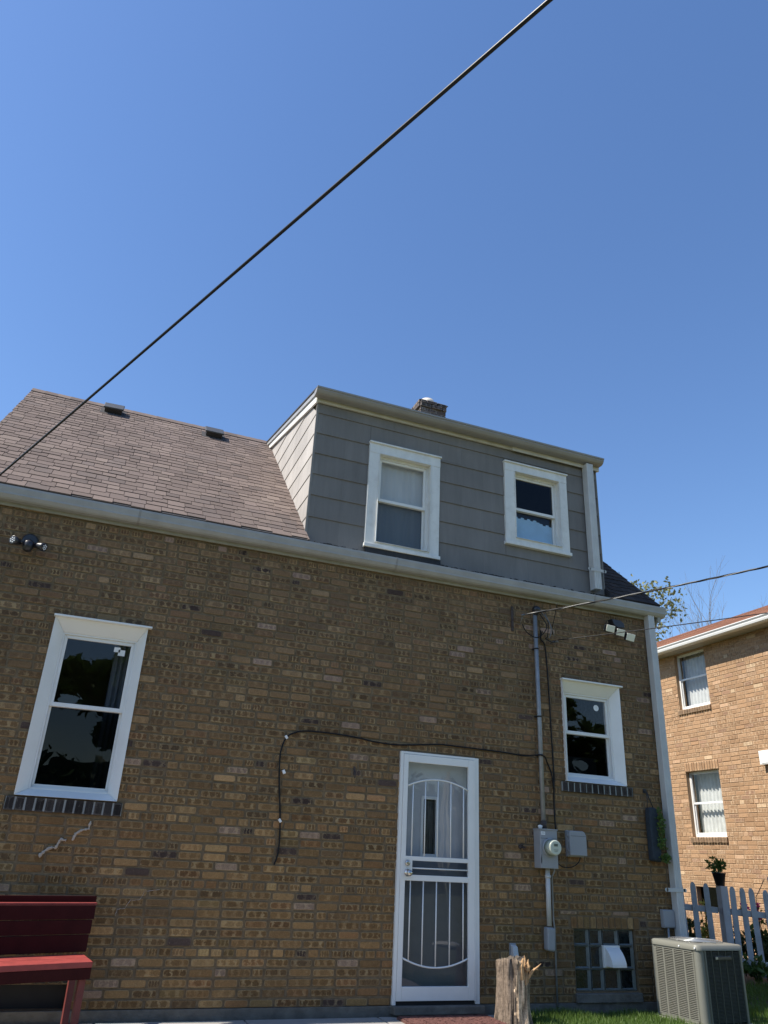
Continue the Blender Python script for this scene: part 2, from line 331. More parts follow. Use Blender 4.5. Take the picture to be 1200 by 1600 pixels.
# ------------------------------------------------------------------ mesh building
class MB:
    def __init__(s):
        s.v = []; s.f = []; s.uv = []; s.tint = []; s.pat = []; s.smooth = []
    def face(s, idx, uv=None, tint=None, pat=None, smooth=False):
        s.f.append(tuple(idx)); s.uv.append(uv); s.tint.append(tint); s.pat.append(pat); s.smooth.append(smooth)
    def add(s, vs):
        b = len(s.v); s.v.extend([tuple(p) for p in vs]); return b
    def quad(s, a, b, c, d, **k):
        i = s.add((a, b, c, d)); s.face((i, i + 1, i + 2, i + 3), **k)
    def box(s, x0, x1, y0, y1, z0, z1, **k):
        return s.hexa([(x0, y0, z0), (x1, y0, z0), (x1, y1, z0), (x0, y1, z0), (x0, y0, z1), (x1, y0, z1), (x1, y1, z1), (x0, y1, z1)], **k)
    def hexa(s, p, **k):
        i = s.add(p)
        for q in ((3, 2, 1, 0), (4, 5, 6, 7), (0, 1, 5, 4), (1, 2, 6, 5), (2, 3, 7, 6), (3, 0, 4, 7)):
            s.face([i + j for j in q], **k)
        return s
    def obox(s, c, u, v, n, hu, hv, hn, **k):
        c = Vector(c); u = Vector(u).normalized() * hu; v = Vector(v).normalized() * hv; n = Vector(n).normalized() * hn
        return s.hexa([c - u - v - n, c + u - v - n, c + u + v - n, c - u + v - n, c - u - v + n, c + u - v + n, c + u + v + n, c - u + v + n], **k)
    def prism(s, poly, ext, **k):
        """poly: planar 3D points, extruded by vector ext"""
        e = Vector(ext); n = len(poly); i = s.add(poly); j = s.add([Vector(p) + e for p in poly])
        s.face([i + q for q in range(n)][::-1], **k); s.face([j + q for q in range(n)], **k)
        for q in range(n):
            r = (q + 1) % n; s.face((i + q, i + r, j + r, j + q), **k)
        return s
    def tube(s, pts, r, n=8, cap=True, smooth=True, **k):
        pts = [Vector(p) for p in pts]; rings = []
        rr = r if isinstance(r, (list, tuple)) else [r] * len(pts)
        prev = None
        for a, p in enumerate(pts):
            t = (pts[min(a + 1, len(pts) - 1)] - pts[max(a - 1, 0)]).normalized()
            if prev is None:
                ref = Vector((0, 0, 1)) if abs(t.z) < 0.9 else Vector((1, 0, 0))
                u = t.cross(ref).normalized()
            else:
                u = (prev - t * prev.dot(t))
                u = u.normalized() if u.length > 1e-6 else t.orthogonal().normalized()
            prev = u; v = t.cross(u)
            rings.append(s.add([p + (u * math.cos(2 * math.pi * q / n) + v * math.sin(2 * math.pi * q / n)) * rr[a] for q in range(n)]))
        for a in range(len(rings) - 1):
            for q in range(n):
                w_ = (q + 1) % n
                s.face((rings[a] + q, rings[a] + w_, rings[a + 1] + w_, rings[a + 1] + q), smooth=smooth, **k)
        if cap:
            s.face([rings[0] + q for q in range(n)][::-1], **k); s.face([rings[-1] + q for q in range(n)], **k)
        return s
    def lathe(s, prof, c, axis=(0, 0, 1), n=24, smooth=True, **k):
        """prof: (radius, height) list along axis from c"""
        ax = Vector(axis).normalized(); u = ax.orthogonal().normalized(); v = ax.cross(u); c = Vector(c)
        rings = [s.add([c + ax * h + (u * math.cos(2 * math.pi * q / n) + v * math.sin(2 * math.pi * q / n)) * r for q in range(n)]) for r, h in prof]
        for a in range(len(rings) - 1):
            for q in range(n):
                w_ = (q + 1) % n
                s.face((rings[a] + q, rings[a] + w_, rings[a + 1] + w_, rings[a + 1] + q), smooth=smooth, **k)
        s.face([rings[0] + q for q in range(n)][::-1], **k); s.face([rings[-1] + q for q in range(n)], **k)
        return s
    def brick(s, O, U, N, u0, u1, v0, v1, proud, tint, pat, depth=0.02, jit=0.0026, cham=0.005, V=(0, 0, 1)):
        O = Vector(O); U = Vector(U); N = Vector(N); V = Vector(V)
        def P(u, v, n): return O + U * u + V * v + N * n
        j = lambda: rnd(-jit, jit)
        c = cham
        o = [(u0 + j(), v0 + j()), (u1 + j(), v0 + j()), (u1 + j(), v1 + j()), (u0 + j(), v1 + j())]
        f_ = [(o[0][0] + c, o[0][1] + c), (o[1][0] - c, o[1][1] + c), (o[2][0] - c, o[2][1] - c), (o[3][0] + c, o[3][1] - c)]
        tl = rnd(-0.0012, 0.0012)
        a = s.add([P(q[0], q[1], -depth) for q in o])
        b = s.add([P(q[0], q[1], proud - c * 0.7) for q in o])
        d = s.add([P(q[0], q[1], proud + (tl if k_ > 1 else -tl)) for k_, q in enumerate(f_)])
        L = max(u1 - u0, 1e-4); H = max(v1 - v0, 1e-4)
        tu = lambda q: ((q[0] - u0) / L, (q[1] - v0) / H)
        for q in range(4):
            r = (q + 1) % 4
            s.face((a + q, a + r, b + r, b + q), uv=[tu(o[q]), tu(o[r]), tu(o[r]), tu(o[q])], tint=tint, pat=pat)
            s.face((b + q, b + r, d + r, d + q), uv=[tu(o[q]), tu(o[r]), tu(f_[r]), tu(f_[q])], tint=tint, pat=pat)
        s.face((d, d + 1, d + 2, d + 3), uv=[tu(q) for q in f_], tint=tint, pat=pat)
    def build(s, name, material, parent=None, loc=None, bevel=0.0, kind=None, label=None, seg=2):
        me = bpy.data.meshes.new(name)
        base = WORLD.get(parent.name, Vector((0, 0, 0))) if parent else Vector((0, 0, 0))
        l = Vector(loc) if loc is not None else Vector(base)
        me.from_pydata([tuple(Vector(p) - l) for p in s.v], [], s.f)
        if any(t is not None for t in s.tint) or any(t is not None for t in s.pat):
            nl = [len(f_) for f_ in s.f]
            for nm, src in (('tint', s.tint), ('pat', s.pat)):
                at = me.attributes.new(nm, 'FLOAT_COLOR', 'CORNER')
                arr = []
                for k_, q in zip(nl, src):
                    q = q or (0.3, 0.3, 0.3)
                    arr.extend([q[0], q[1], q[2], 1.0] * k_)
                at.data.foreach_set('color', arr)
        if any(u is not None for u in s.uv):
            ul = me.uv_layers.new(name='UVMap'); arr = []
            for f_, q in zip(s.f, s.uv):
                for c in (q or [(0.5, 0.5)] * len(f_)): arr.extend(c)
            ul.data.foreach_set('uv', arr)
        me.polygons.foreach_set('use_smooth', s.smooth)
        me.materials.append(material); me.update()
        ob = bpy.data.objects.new(name, me); COL.objects.link(ob)
        if parent: ob.parent = parent
        ob.location = l - base
        WORLD[ob.name] = Vector(l)
        if bevel > 0:
            bv = ob.modifiers.new('bevel', 'BEVEL'); bv.width = bevel; bv.segments = seg; bv.limit_method = 'ANGLE'; bv.angle_limit = R(35)
        if kind: ob['kind'] = kind
        if label: ob['label'] = label
        return ob
WORLD = {}

def thing(name, loc, label, cat, group=None):
    o = bpy.data.objects.new(name, None); COL.objects.link(o); o.location = loc; o.empty_display_size = 0.1
    o['label'] = label; o['category'] = cat
    if group: o['group'] = group
    WORLD[o.name] = Vector(loc); return o
def tag(o, label, cat, group=None):
    o['label'] = label; o['category'] = cat
    if group: o['group'] = group
    return o
def struct(o): o['kind'] = 'structure'; return o

def ring(mb, O, U, N, ou, ov, iu, iv, n0, n1, n0i=None, n1i=None, V=(0, 0, 1), **k):
    """picture frame: outer rect ou x ov, inner rect iu x iv; back plane n0, front plane n1 (n*i at the inner edge)"""
    O = Vector(O); U = Vector(U); N = Vector(N); V = Vector(V)
    n0i = n0 if n0i is None else n0i; n1i = n1 if n1i is None else n1i
    oo = [(ou[0], ov[0]), (ou[1], ov[0]), (ou[1], ov[1]), (ou[0], ov[1])]
    ii = [(iu[0], iv[0]), (iu[1], iv[0]), (iu[1], iv[1]), (iu[0], iv[1])]
    P = lambda q, n: O + U * q[0] + V * q[1] + N * n
    for a in range(4):
        b = (a + 1) % 4
        mb.hexa([P(oo[a], n0), P(oo[b], n0), P(ii[b], n0i), P(ii[a], n0i), P(oo[a], n1), P(oo[b], n1), P(ii[b], n1i), P(ii[a], n1i)], **k)
    return mb

def rects_minus(u0, u1, v0, v1, holes):
    us = sorted({u0, u1, *[h[0] for h in holes], *[h[1] for h in holes]}); vs = sorted({v0, v1, *[h[2] for h in holes], *[h[3] for h in holes]})
    us = [u for u in us if u0 <= u <= u1]; vs = [v for v in vs if v0 <= v <= v1]
    out = []
    for a, b in zip(us, us[1:]):
        for c, d in zip(vs, vs[1:]):
            mu, mv = (a + b) / 2, (c + d) / 2
            if not any(h[0] < mu < h[1] and h[2] < mv < h[3] for h in holes): out.append((a, b, c, d))
    return out

def wall_sheet(mb, O, U, N, u0, u1, v0, v1, holes, depth):
    """wall face with openings and their reveals, plus the inner face"""
    O = Vector(O); U = Vector(U); N = Vector(N); V = Vector((0, 0, 1))
    P = lambda u, v, n: O + U * u + V * v + N * n
    for a, b, c, d in rects_minus(u0, u1, v0, v1, holes):
        mb.quad(P(a, c, 0), P(b, c, 0), P(b, d, 0), P(a, d, 0))
        mb.quad(P(a, c, -depth), P(a, d, -depth), P(b, d, -depth), P(b, c, -depth))
    for a, b, c, d in holes:
        mb.quad(P(a, c, 0), P(a, d, 0), P(a, d, -depth), P(a, c, -depth)); mb.quad(P(b, c, 0), P(b, c, -depth), P(b, d, -depth), P(b, d, 0))
        mb.quad(P(a, d, 0), P(b, d, 0), P(b, d, -depth), P(a, d, -depth)); mb.quad(P(a, c, 0), P(a, c, -depth), P(b, c, -depth), P(b, c, 0))

def brick_course_list(u0, u1, v0, v1, holes, pitch, course, jx, jz):
    out = []; row = 0; z = v0
    while z + 0.01 < v1:
        h = course - jz; u = u0 - (pitch / 2 if row % 2 else 0) - rnd(0, 0.02)
        if row % 7 == 5: u -= pitch / 4
        while u < u1:
            L = pitch
            if row % 7 == 5 or random.random() < 0.05: L = pitch / 2
            a, b = max(u, u0), min(u + L - jx * rnd(0.8, 1.25), u1)
            zj = 0.0022 * math.sin(u * 1.7 + row * 0.9) + rnd(-0.0012, 0.0012)
            c, d = z + zj, min(z + zj + h * rnd(0.95, 1.03), v1)
            u += L
            parts = [(a, b, c, d)]
            for H in holes:
                nx = []
                for (pa, pb, pc, pd) in parts:
                    ou = min(pb, H[1]) - max(pa, H[0]); ov = min(pd, H[3]) - max(pc, H[2])
                    if ou <= 0.002 or ov <= 0.002: nx.append((pa, pb, pc, pd)); continue
                    if ov < 0.45 * (pd - pc):
                        if pc < H[2]: nx.append((pa, pb, pc, H[2] - 0.002))
                        else: nx.append((pa, pb, H[3] + 0.002, pd))
                    else:
                        if pa < H[0] - 0.012: nx.append((pa, H[0] - 0.002, pc, pd))
                        if pb > H[1] + 0.012: nx.append((H[1] + 0.002, pb, pc, pd))
                parts = nx
            for q in parts:
                if q[1] - q[0] > 0.018 and q[3] - q[2] > 0.012: out.append(q)
        z += course; row += 1
    return out

# =================================================================== GROUND
GZ = -0.12
g = MB()
g.quad((-150, -150, GZ - 0.03), (150, -150, GZ - 0.03), (150, 200, GZ - 0.03), (-150, 200, GZ - 0.03))
lawn = struct(g.build('ground', M['soil']))
patio = MB(); patio.box(-6.0, 1.02, -5.2, -0.04, GZ - 0.06, GZ - 0.012)
patio_o = struct(patio.build('patio', M['footing']))
for ix in range(6):
    for iy in range(4):
        x0 = -6.0 + ix * 1.17; y1 = -0.045 - iy * 1.29
        mb = MB(); mb.box(x0 + 0.006, x0 + 1.164, y1 - 1.28, y1, GZ - 0.03, GZ + 0.012 + rnd(-0.003, 0.003))
        mb.build('slab', M['concrete'], patio_o, bevel=0.006)
bed = MB(); bed.quad((3.4, 0.2, GZ - 0.018), (7.9, 0.2, GZ - 0.018), (7.9, 6.5, GZ - 0.018), (3.4, 6.5, GZ - 0.018))
struct(bed.build('garden_bed_soil', M['mulch']))

# =================================================================== BRICK HOUSE
HX0, HX1 = -4.45, 3.28
house = thing('brick_house', (-0.6, 0, GZ), 'brown common brick bungalow with grey sided dormer above its back door', 'house')
LW = (-3.415, -2.627, 1.49, 2.995); RW = (1.93, 2.678, 2.0, 3.075); DOOR = (0.0, 0.86, -0.03, 2.12); GB = (1.925, 2.66, 0.06, 0.60); BW = (-3.75, -2.72, -0.06, 0.14)
HOLES = [LW, RW, DOOR, GB, BW]
WT = 3.97
wm = MB(); wall_sheet(wm, (0, 0.007, 0), (1, 0, 0), (0, -1, 0), HX0 + 0.004, HX1 - 0.004, 0.0 - 0.03, WT, [(h[0], h[1], max(h[2], -0.03), h[3]) for h in HOLES], 0.22)
wall = wm.build('brick_wall', M['mortar'], house)

# colour palette of the common bricks (linear)
PAL = [((0.220, 0.124, 0.052), 12), ((0.243, 0.139, 0.058), 10), ((0.203, 0.115, 0.049), 9), ((0.182, 0.106, 0.049), 5), ((0.226, 0.119, 0.051), 4), ((0.155, 0.094, 0.047), 2.2), ((0.201, 0.126, 0.053), 2), ((0.288, 0.169, 0.073), 3), ((0.337, 0.206, 0.091), 1.3), ((0.243, 0.124, 0.053), 2), ((0.340, 0.262, 0.150), 1.2), ((0.085, 0.064, 0.044), 1.2)]
def pick(pal):
    t = random.uniform(0, sum(q[1] for q in pal))
    for c, w_ in pal:
        t -= w_
        if t <= 0: break
    k_ = rnd(0.86, 1.14); return tuple(x * k_ for x in c)
def pattern():
    st = random.choice([0, 0.4, 0.6, 0.8, 1.0, 1.0]) * rnd(0.8, 1.0)
    return (st, random.random(), rnd(0.15, 0.8))

def wall_tint(u, v):
    c = pick(PAL)
    # a fade with height: ground bounce painted in as warm bricks low, greyer high
    t = max(0.0, min(1.0, (v - 1.2) / 2.2)); gr = sum(c) / 3
    c = tuple(a * (1 - 0.30 * t) + gr * f_ * 0.30 * t for a, f_ in zip(c, (1.12, 0.86, 0.80)))
    # paler washed patch beside the door
    d = math.hypot((u + 0.75) / 1.3, (v - 1.55) / 0.5)
    if d < 1 and random.random() < 0.30 * (1 - d) + 0.06: k_ = rnd(1.4, 1.9); c = tuple(min(0.42, a * k_) for a in c)
    d = math.hypot((u + 1.7) / 1.2, (v - 0.75) / 0.7)
    if d < 1 and random.random() < 0.16: k_ = rnd(1.35, 1.8); c = tuple(min(0.40, a * k_) for a in c)
    c = (c[0] * 1.02, min(c[1] * 1.03, c[0] * 0.68), c[2] * 1.02)
    return c

extra = [(BW[0] - 0.05, BW[1] + 0.06, 0.14, 0.26), (GB[0] - 0.04, GB[1] + 0.08, 0.60, 0.72), (-3.49, -2.55, 1.355, 1.51), (1.85, 2.79, 1.88, 2.0)]
lst = brick_course_list(HX0, HX1, -0.028, WT, HOLES + extra, 0.2115, 0.0725, 0.0155, 0.0145)
vis = []
for q in lst:
    pr = project(((q[0] + q[1]) / 2, 0, (q[2] + q[3]) / 2))
    inside = pr and 5 < pr[0] < 1195 and 5 < pr[1] < 1595
    behind_bench = q[1] < -2.68 and q[3] < 0.75
    hid = q[0] > 2.65 and q[3] < 0.5
    size = (q[1] - q[0]) * (q[3] - q[2]) / pr[2] ** 2 if (inside and not behind_bench and not hid) else -1
    vis.append((size, q))
vis.sort(key=lambda t: -t[0])
def one_brick(mb, q):
    pr_ = random.choice([0.0, 0.001, 0.002, 0.003, -0.002]) + rnd(-0.001, 0.001)
    mb.brick((0, 0, 0), (1, 0, 0), (0, -1, 0), q[0], q[1], q[2], q[3], pr_, wall_tint((q[0] + q[1]) / 2, (q[2] + q[3]) / 2), pattern())
for size, q in vis[:300]:
    mb = MB(); one_brick(mb, q); mb.build('brick', M['brick'], wall, loc=((q[0] + q[1]) / 2, 0, (q[2] + q[3]) / 2))
mb = MB()
for size, q in vis[300:]: one_brick(mb, q)
mb.build('brick_courses', M['brick'], wall, kind='stuff')

# soldier courses over the basement openings
def soldiers(u0, u1, v0, v1, parent, material, y=-0.0, n=None, O=(0, 0, 0), U=(1, 0, 0), N=(0, -1, 0), depth=0.03, tints=None, gap=0.009, name='brick', proud=0.0, backing=None):
    n = n or max(1, int((u1 - u0) / 0.0725)); st = (u1 - u0) / n
    for k_ in range(n):
        b = MB(); t = (tints or (lambda: wall_tint(u0, v0)))()
        b.brick(O, U, N, u0 + k_ * st + gap / 2, u0 + (k_ + 1) * st - gap / 2, v0 + rnd(-0.002, 0.002), v1 + rnd(-0.002, 0.002), proud + rnd(-0.002, 0.003), t, (rnd(0, 0.5), random.random(), 0.2), depth=depth, jit=0.002, cham=0.006)
        c = Vector(O) + Vector(U) * (u0 + (k_ + 0.5) * st) + Vector((0, 0, (v0 + v1) / 2))
        b.build(name, material, parent, loc=c)
soldiers(BW[0] - 0.02, BW[1] + 0.03, 0.142, 0.25, wall, M['brick'], tints=lambda: (0.05, 0.05, 0.045), n=11)
soldiers(GB[0] - 0.03, GB[1] + 0.07, 0.602, 0.71, wall, M['brick'])

# other walls, ceiling, gable ends (mostly unseen)
ow = MB()
D = 5.9
for x0, x1 in ((HX0, HX0 + 0.2), (HX1 - 0.2, HX1)):
    ow.box(x0 + 0.001, x1 - 0.001, 0.232, D, GZ, WT + 0.05)
ow.box(HX0 + 0.202, HX1 - 0.202, D - 0.2, D - 0.001, GZ, WT + 0.05)
ow.build('side_walls', M['mortar'], house)
gab = MB()
for x in (HX0 + 0.02, HX1 - 0.12):
    gab.prism([(x, 0.10, 4.08), (x, D - 0.1, 4.08), (x, 2.95, 6.78)], (0.1, 0, 0))
gab.build('gable_wall', M['mortar'], house)
fl = MB(); fl.box(HX0 + 0.21, HX1 - 0.21, 0.24, D - 0.21, -0.3, -0.14); fl.box(HX0 + 0.21, HX1 - 0.21, 0.24, D - 0.21, 4.02, 4.07)
fl.box(HX0 + 0.21, HX1 - 0.21, 2.3, 2.36, -0.14, 4.02); fl.box(-1.14, 2.64, 2.0, 2.05, 4.07, 6.3)
fl.build('interior_floor', M['interior'], house)
# foundation strip
ft = MB()
ft.box(HX0, HX1, -0.012, 0.006, GZ - 0.1, -0.032)
ft.box(BW[0], BW[1], 0.01, 0.2, GZ - 0.1, -0.062)
ft.build('foundation', M['footing'], house, bevel=0.004)
jg = MB(); jg.box(-6.0, 1.0, -0.046, -0.014, GZ - 0.04, GZ + 0.004); jg.build('expansion_joint', M['gasket'], patio_o)

# ---------------- main roof
SL = 0.9016; ANG = math.atan(SL)
EY, EZ = -0.10, 4.15; RY, RZ = 2.95, 6.90
rv = Vector((0, math.cos(ANG), math.sin(ANG))); rn = Vector((0, -math.sin(ANG), math.cos(ANG)))
slope_len = (Vector((0, RY, RZ)) - Vector((0, EY, EZ))).length
rf = MB()
def deck(x0, x1):
    a = Vector((x0, EY, EZ)); b = Vector((x1, EY, EZ)); c = b + rv * slope_len; d = a + rv * slope_len
    rf.prism([a - rn * 0.004, b - rn * 0.004, c - rn * 0.004, d - rn * 0.004], -rn * 0.05)
deck(-4.56, -1.17); deck(2.68, 3.36)
# rear slope
rf.prism([(-4.56, RY, RZ - 0.004), (3.36, RY, RZ - 0.004), (3.36, 6.0, EZ), (-4.56, 6.0, EZ)], (0, -0.03, -0.05))
roof = rf.build('roof', M['membrane'], house)
SH = [((0.152, 0.118, 0.104), 5), ((0.162, 0.126, 0.111), 5), ((0.142, 0.110, 0.098), 4), ((0.174, 0.137, 0.119), 2), ((0.132, 0.105, 0.095), 2)]
sh = []
EXPO = 0.128
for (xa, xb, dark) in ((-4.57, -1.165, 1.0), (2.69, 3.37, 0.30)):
    nrow = int(slope_len / EXPO) + 1
    for r_ in range(nrow):
        x = xa - rnd(0, 0.3); s0 = r_ * EXPO
        while x < xb:
            L = rnd(0.11, 0.21); a, b = max(x, xa), min(x + L, xb); x += L
            if b - a > 0.02: sh.append((a, b, s0 + random.choice([0, 0, 0.028, 0.032]), min(s0 + EXPO * 1.28, slope_len), rnd(0.002, 0.006), dark))
def one_shingle(mb, q):
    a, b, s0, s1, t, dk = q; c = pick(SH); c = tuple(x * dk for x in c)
    O = Vector((0, EY, EZ)); P = lambda x, s_, n: O + Vector((x, 0, 0)) + rv * s_ + rn * n
    mb.hexa([P(a, s0, -0.003), P(b - 0.005, s0, -0.003), P(b - 0.005, s1, -0.003), P(a, s1, -0.003), P(a, s0, 0.003 + t), P(b - 0.005, s0, 0.003 + t), P(b - 0.005, s1, 0.0), P(a, s1, 0.0)], tint=c)
big = [q for q in sh if q[5] == 1.0]; rest = [q for q in sh if q[5] != 1.0]
big.sort(key=lambda q: -(q[1] - q[0]) * (1 + 0.0 * q[2]) / ((Vector((q[0], EY, EZ)) + rv * q[2]) - CAM).length ** 2 if q[0] > -4.45 + 0.12 * 0 else 0)
for q in big[:300]:
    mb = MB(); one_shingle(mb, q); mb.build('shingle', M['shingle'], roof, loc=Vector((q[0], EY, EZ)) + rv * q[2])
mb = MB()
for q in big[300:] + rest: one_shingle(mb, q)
# ridge caps
x = -4.57
while x < -1.2:
    c = pick(SH); mb.hexa([(x, RY - 0.11, RZ - 0.095), (x + 0.2, RY - 0.11, RZ - 0.095), (x + 0.2, RY, RZ + 0.004), (x, RY, RZ + 0.004), (x, RY - 0.115, RZ - 0.083), (x + 0.2, RY - 0.115, RZ - 0.086), (x + 0.2, RY, RZ + 0.018), (x, RY, RZ + 0.022)], tint=c); x += 0.17
mb.build('shingle_courses', M['shingle'], roof, kind='stuff')
# rake boards
for x0, x1 in ((-4.55, -4.52), (3.30, 3.34)):
    rk = MB(); rk.prism([(x0, EY, EZ - 0.07), (x0, RY, RZ - 0.07), (x0, RY, RZ - 0.23), (x0, EY, EZ - 0.23)], (x1 - x0, 0, 0))
    rk.build('rake_board', M['frieze'], house)

# roof vents
for vx, vy, vz, tiltr in ((-3.46, 2.72, 6.70, 0.03), (-2.05, 2.66, 6.645, 0.0)):
    b = MB(); c = Vector((vx, EY, EZ)) + rv * ((vy - EY) / math.cos(ANG))
    b.obox(c + rn * 0.04, (1, 0, 0), rv, rn, 0.115, 0.10, 0.035)
    v_ = b.build('roof_vent', M['blackplastic'], house)
    b = MB(); b.obox(c + rn * 0.085 - rv * 0.01, (1, 0, tiltr), rv, rn, 0.135, 0.125, 0.014)
    b.build('vent_cap', mat('vent_cap_paint', (0.045, 0.048, 0.052), 0.55), v_, bevel=0.01)
    b = MB(); b.obox(c + rn * 0.004, (1, 0, 0), rv, rn, 0.17, 0.16, 0.003); b.build('flashing', M['membrane'], v_)

# chimney
ch = MB(); CX0, CX1, CY0, CY1, CT = 1.39, 1.88, 3.05, 3.65, 8.46
ch.box(CX0 + 0.01, CX1 - 0.01, CY0 + 0.01, CY1 - 0.01, 5.5, CT)
chim = ch.build('chimney', mat('chimney_mortar', (0.22, 0.19, 0.18), 0.95, var=0.2), house)
CP = [((0.12, 0.09, 0.085), 4), ((0.19, 0.155, 0.14), 3), ((0.08, 0.068, 0.065), 3), ((0.26, 0.21, 0.19), 1)]
field = MB()
for fo, fu, fn, W_ in (((CX0, CY0, 0), (1, 0, 0), (0, -1, 0), CX1 - CX0), ((CX0, CY1, 0), (0, -1, 0), (-1, 0, 0), CY1 - CY0)):
    r_ = 0
    for z in np.arange(7.4, CT - 0.01, 0.0725):
        u = 0 if r_ % 2 else -0.1; out_ = 0.03 if z > CT - 0.16 else (0.0)
        while u < W_:
            a, b = max(0, u), min(W_, u + 0.195); u += 0.21
            if b - a < 0.03: continue
            if z > 7.95:
                mb = MB(); mb.brick(fo, fu, fn, a, b, z, z + 0.06, out_ + rnd(-0.004, 0.006), pick(CP), pattern(), depth=0.03, jit=0.004, cham=0.008)
                mb.build('brick', M['chimneybrick'], chim, loc=Vector(fo) + Vector(fu) * (a + b) / 2 + Vector((0, 0, z)))
            else: field.brick(fo, fu, fn, a, b, z, z + 0.06, out_ + rnd(-0.004, 0.004), pick(CP), pattern(), depth=0.03)
        r_ += 1
field.build('brick_courses', M['chimneybrick'], chim, kind='stuff')
cc = MB(); cc.hexa([(CX0 - 0.03, CY0 - 0.03, CT), (CX1 + 0.03, CY0 - 0.03, CT), (CX1 + 0.03, CY1, CT), (CX0 - 0.03, CY1, CT), (CX0 + 0.05, CY0 + 0.05, CT + 0.05), (CX1 - 0.05, CY0 + 0.05, CT + 0.05), (CX1 - 0.05, CY1 - 0.08, CT + 0.05), (CX0 + 0.05, CY1 - 0.08, CT + 0.05)])
cc.build('chimney_crown', M['footing'], chim)
cc = MB(); cc.lathe([(0.12, 0), (0.12, 0.12), (0.105, 0.125), (0.10, 0.02)], (1.60, 3.25, CT + 0.03)); cc.build('flue_tile', mat('flue_clay', (0.62, 0.58, 0.52), 0.7), chim)

# ---------------- dormer
DX0, DX1, DY = -1.17, 2.68, 0.10
DTZ = 6.02; DS = 0.272    # top of front wall at y=0.1 and slope of dormer roof back to the ridge
D1 = (-0.385, 0.275, 4.37, 5.46); D2 = (1.425, 2.07, 4.74, 5.65)
dm = MB()
wall_sheet(dm, (0, DY + 0.012, 0), (1, 0, 0), (0, -1, 0), DX0 + 0.01, DX1 - 0.01, 4.16, DTZ + 0.02, [D1, D2], 0.12)
for x in (DX0 + 0.012, DX1 - 0.012):
    dm.quad((x, DY + 0.012, 4.34), (x, DY + 0.012, DTZ), (x, RY, RZ - 0.02), (x, RY, RZ - 0.03))
dormer = dm.build('dormer', M['interior'], house)
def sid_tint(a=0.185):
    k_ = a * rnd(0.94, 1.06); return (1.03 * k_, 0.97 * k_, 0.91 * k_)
ZC = [4.20, 4.505, 4.77, 5.033, 5.296, 5.560, 5.825, 6.0]
def panel(O, U, N, quad_uv, t0, t1, tint):
    """quad_uv: (u,v) bottom-left, bottom-right, top-right, top-left; thick at the butt, thin at the top"""
    O = Vector(O); U = Vector(U); N = Vector(N); P = lambda q, n: O + U * q[0] + Vector((0, 0, q[1])) + N * n
    b = MB(); b.hexa([P(quad_uv[0], -0.008), P(quad_uv[1], -0.008), P(quad_uv[2], -0.008), P(quad_uv[3], -0.008), P(quad_uv[0], t0), P(quad_uv[1], t0), P(quad_uv[2], t1), P(quad_uv[3], t1)], tint=tint)
    return b
W1o = (-0.508, 0.398, 4.27, 5.60); W2o = (1.287, 2.195, 4.655, 5.78)
for i in range(len(ZC) - 1):
    z0, z1 = ZC[i], ZC[i + 1] + 0.012
    u = DX0 - (0.0 if i % 2 == 0 else 0.30) - 0.0; first = True
    seams = [DX0] + [s_ for s_ in np.arange(DX0 + (0.365 if i % 2 == 0 else 0.07), DX1, 0.6) if s_ > DX0 + 0.04] + [DX1]
    for a, b in zip(seams, seams[1:]):
        for (pa, pb, pc, pd) in rects_minus(a, b, z0, z1, [(max(a, w_[0] + 0.01), min(b, w_[1] - 0.01), max(z0, w_[2] + 0.01), min(z1, w_[3] - 0.01)) for w_ in (W1o, W2o) if w_[0] + 0.01 < b and w_[1] - 0.01 > a and w_[2] + 0.01 < z1 and w_[3] - 0.01 > z0]):
            if pb - pa < 0.015 or pd - pc < 0.015: continue
            tt = lambda z: 0.018 - 0.013 * (z - z0) / (z1 - z0)
            q = panel((0, DY, 0), (1, 0, 0), (0, -1, 0), [(pa, pc), (pb - 0.0008, pc), (pb - 0.0008, pd), (pa, pd)], tt(pc), tt(pd), sid_tint())
            q.build('siding_panel', M['siding'], dormer, loc=((pa + pb) / 2, DY, (pc + pd) / 2))
# cheeks: horizontal boards clipped by the roof line and the rake
yroof = lambda z: (z - EZ) / SL + EY           # main roof surface
yrake = lambda z: (z - DTZ) / DS + DY          # underside of dormer roof
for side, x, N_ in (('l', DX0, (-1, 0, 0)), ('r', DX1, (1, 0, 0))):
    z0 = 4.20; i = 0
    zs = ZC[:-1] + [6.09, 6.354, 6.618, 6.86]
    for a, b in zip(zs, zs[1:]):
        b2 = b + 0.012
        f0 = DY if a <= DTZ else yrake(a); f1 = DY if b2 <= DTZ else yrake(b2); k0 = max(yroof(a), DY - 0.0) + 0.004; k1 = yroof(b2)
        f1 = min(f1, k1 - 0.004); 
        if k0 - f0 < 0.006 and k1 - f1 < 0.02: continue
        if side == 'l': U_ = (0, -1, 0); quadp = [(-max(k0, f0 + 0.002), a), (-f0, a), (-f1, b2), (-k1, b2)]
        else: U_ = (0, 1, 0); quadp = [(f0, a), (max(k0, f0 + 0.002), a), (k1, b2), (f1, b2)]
        q = panel((x, 0, 0), U_, N_, quadp, 0.011, 0.003, sid_tint(0.38)); q.build('siding_panel', M['siding'], dormer, loc=(x, f0, a))  # cheeks paler than the front, sunlight painted into the siding tint
# corner strips
ctm = mat('corner_trim_paint', (0.20, 0.19, 0.175), 0.7)
for xa, xb in ((DX0 - 0.014, DX0 + 0.012), (DX1 - 0.004, DX1 + 0.012)):
    cs = MB(); cs.box(xa, xb, DY - 0.016, DY + 0.0, 4.2, DTZ - 0.05); cs.build('corner_trim', ctm, dormer)
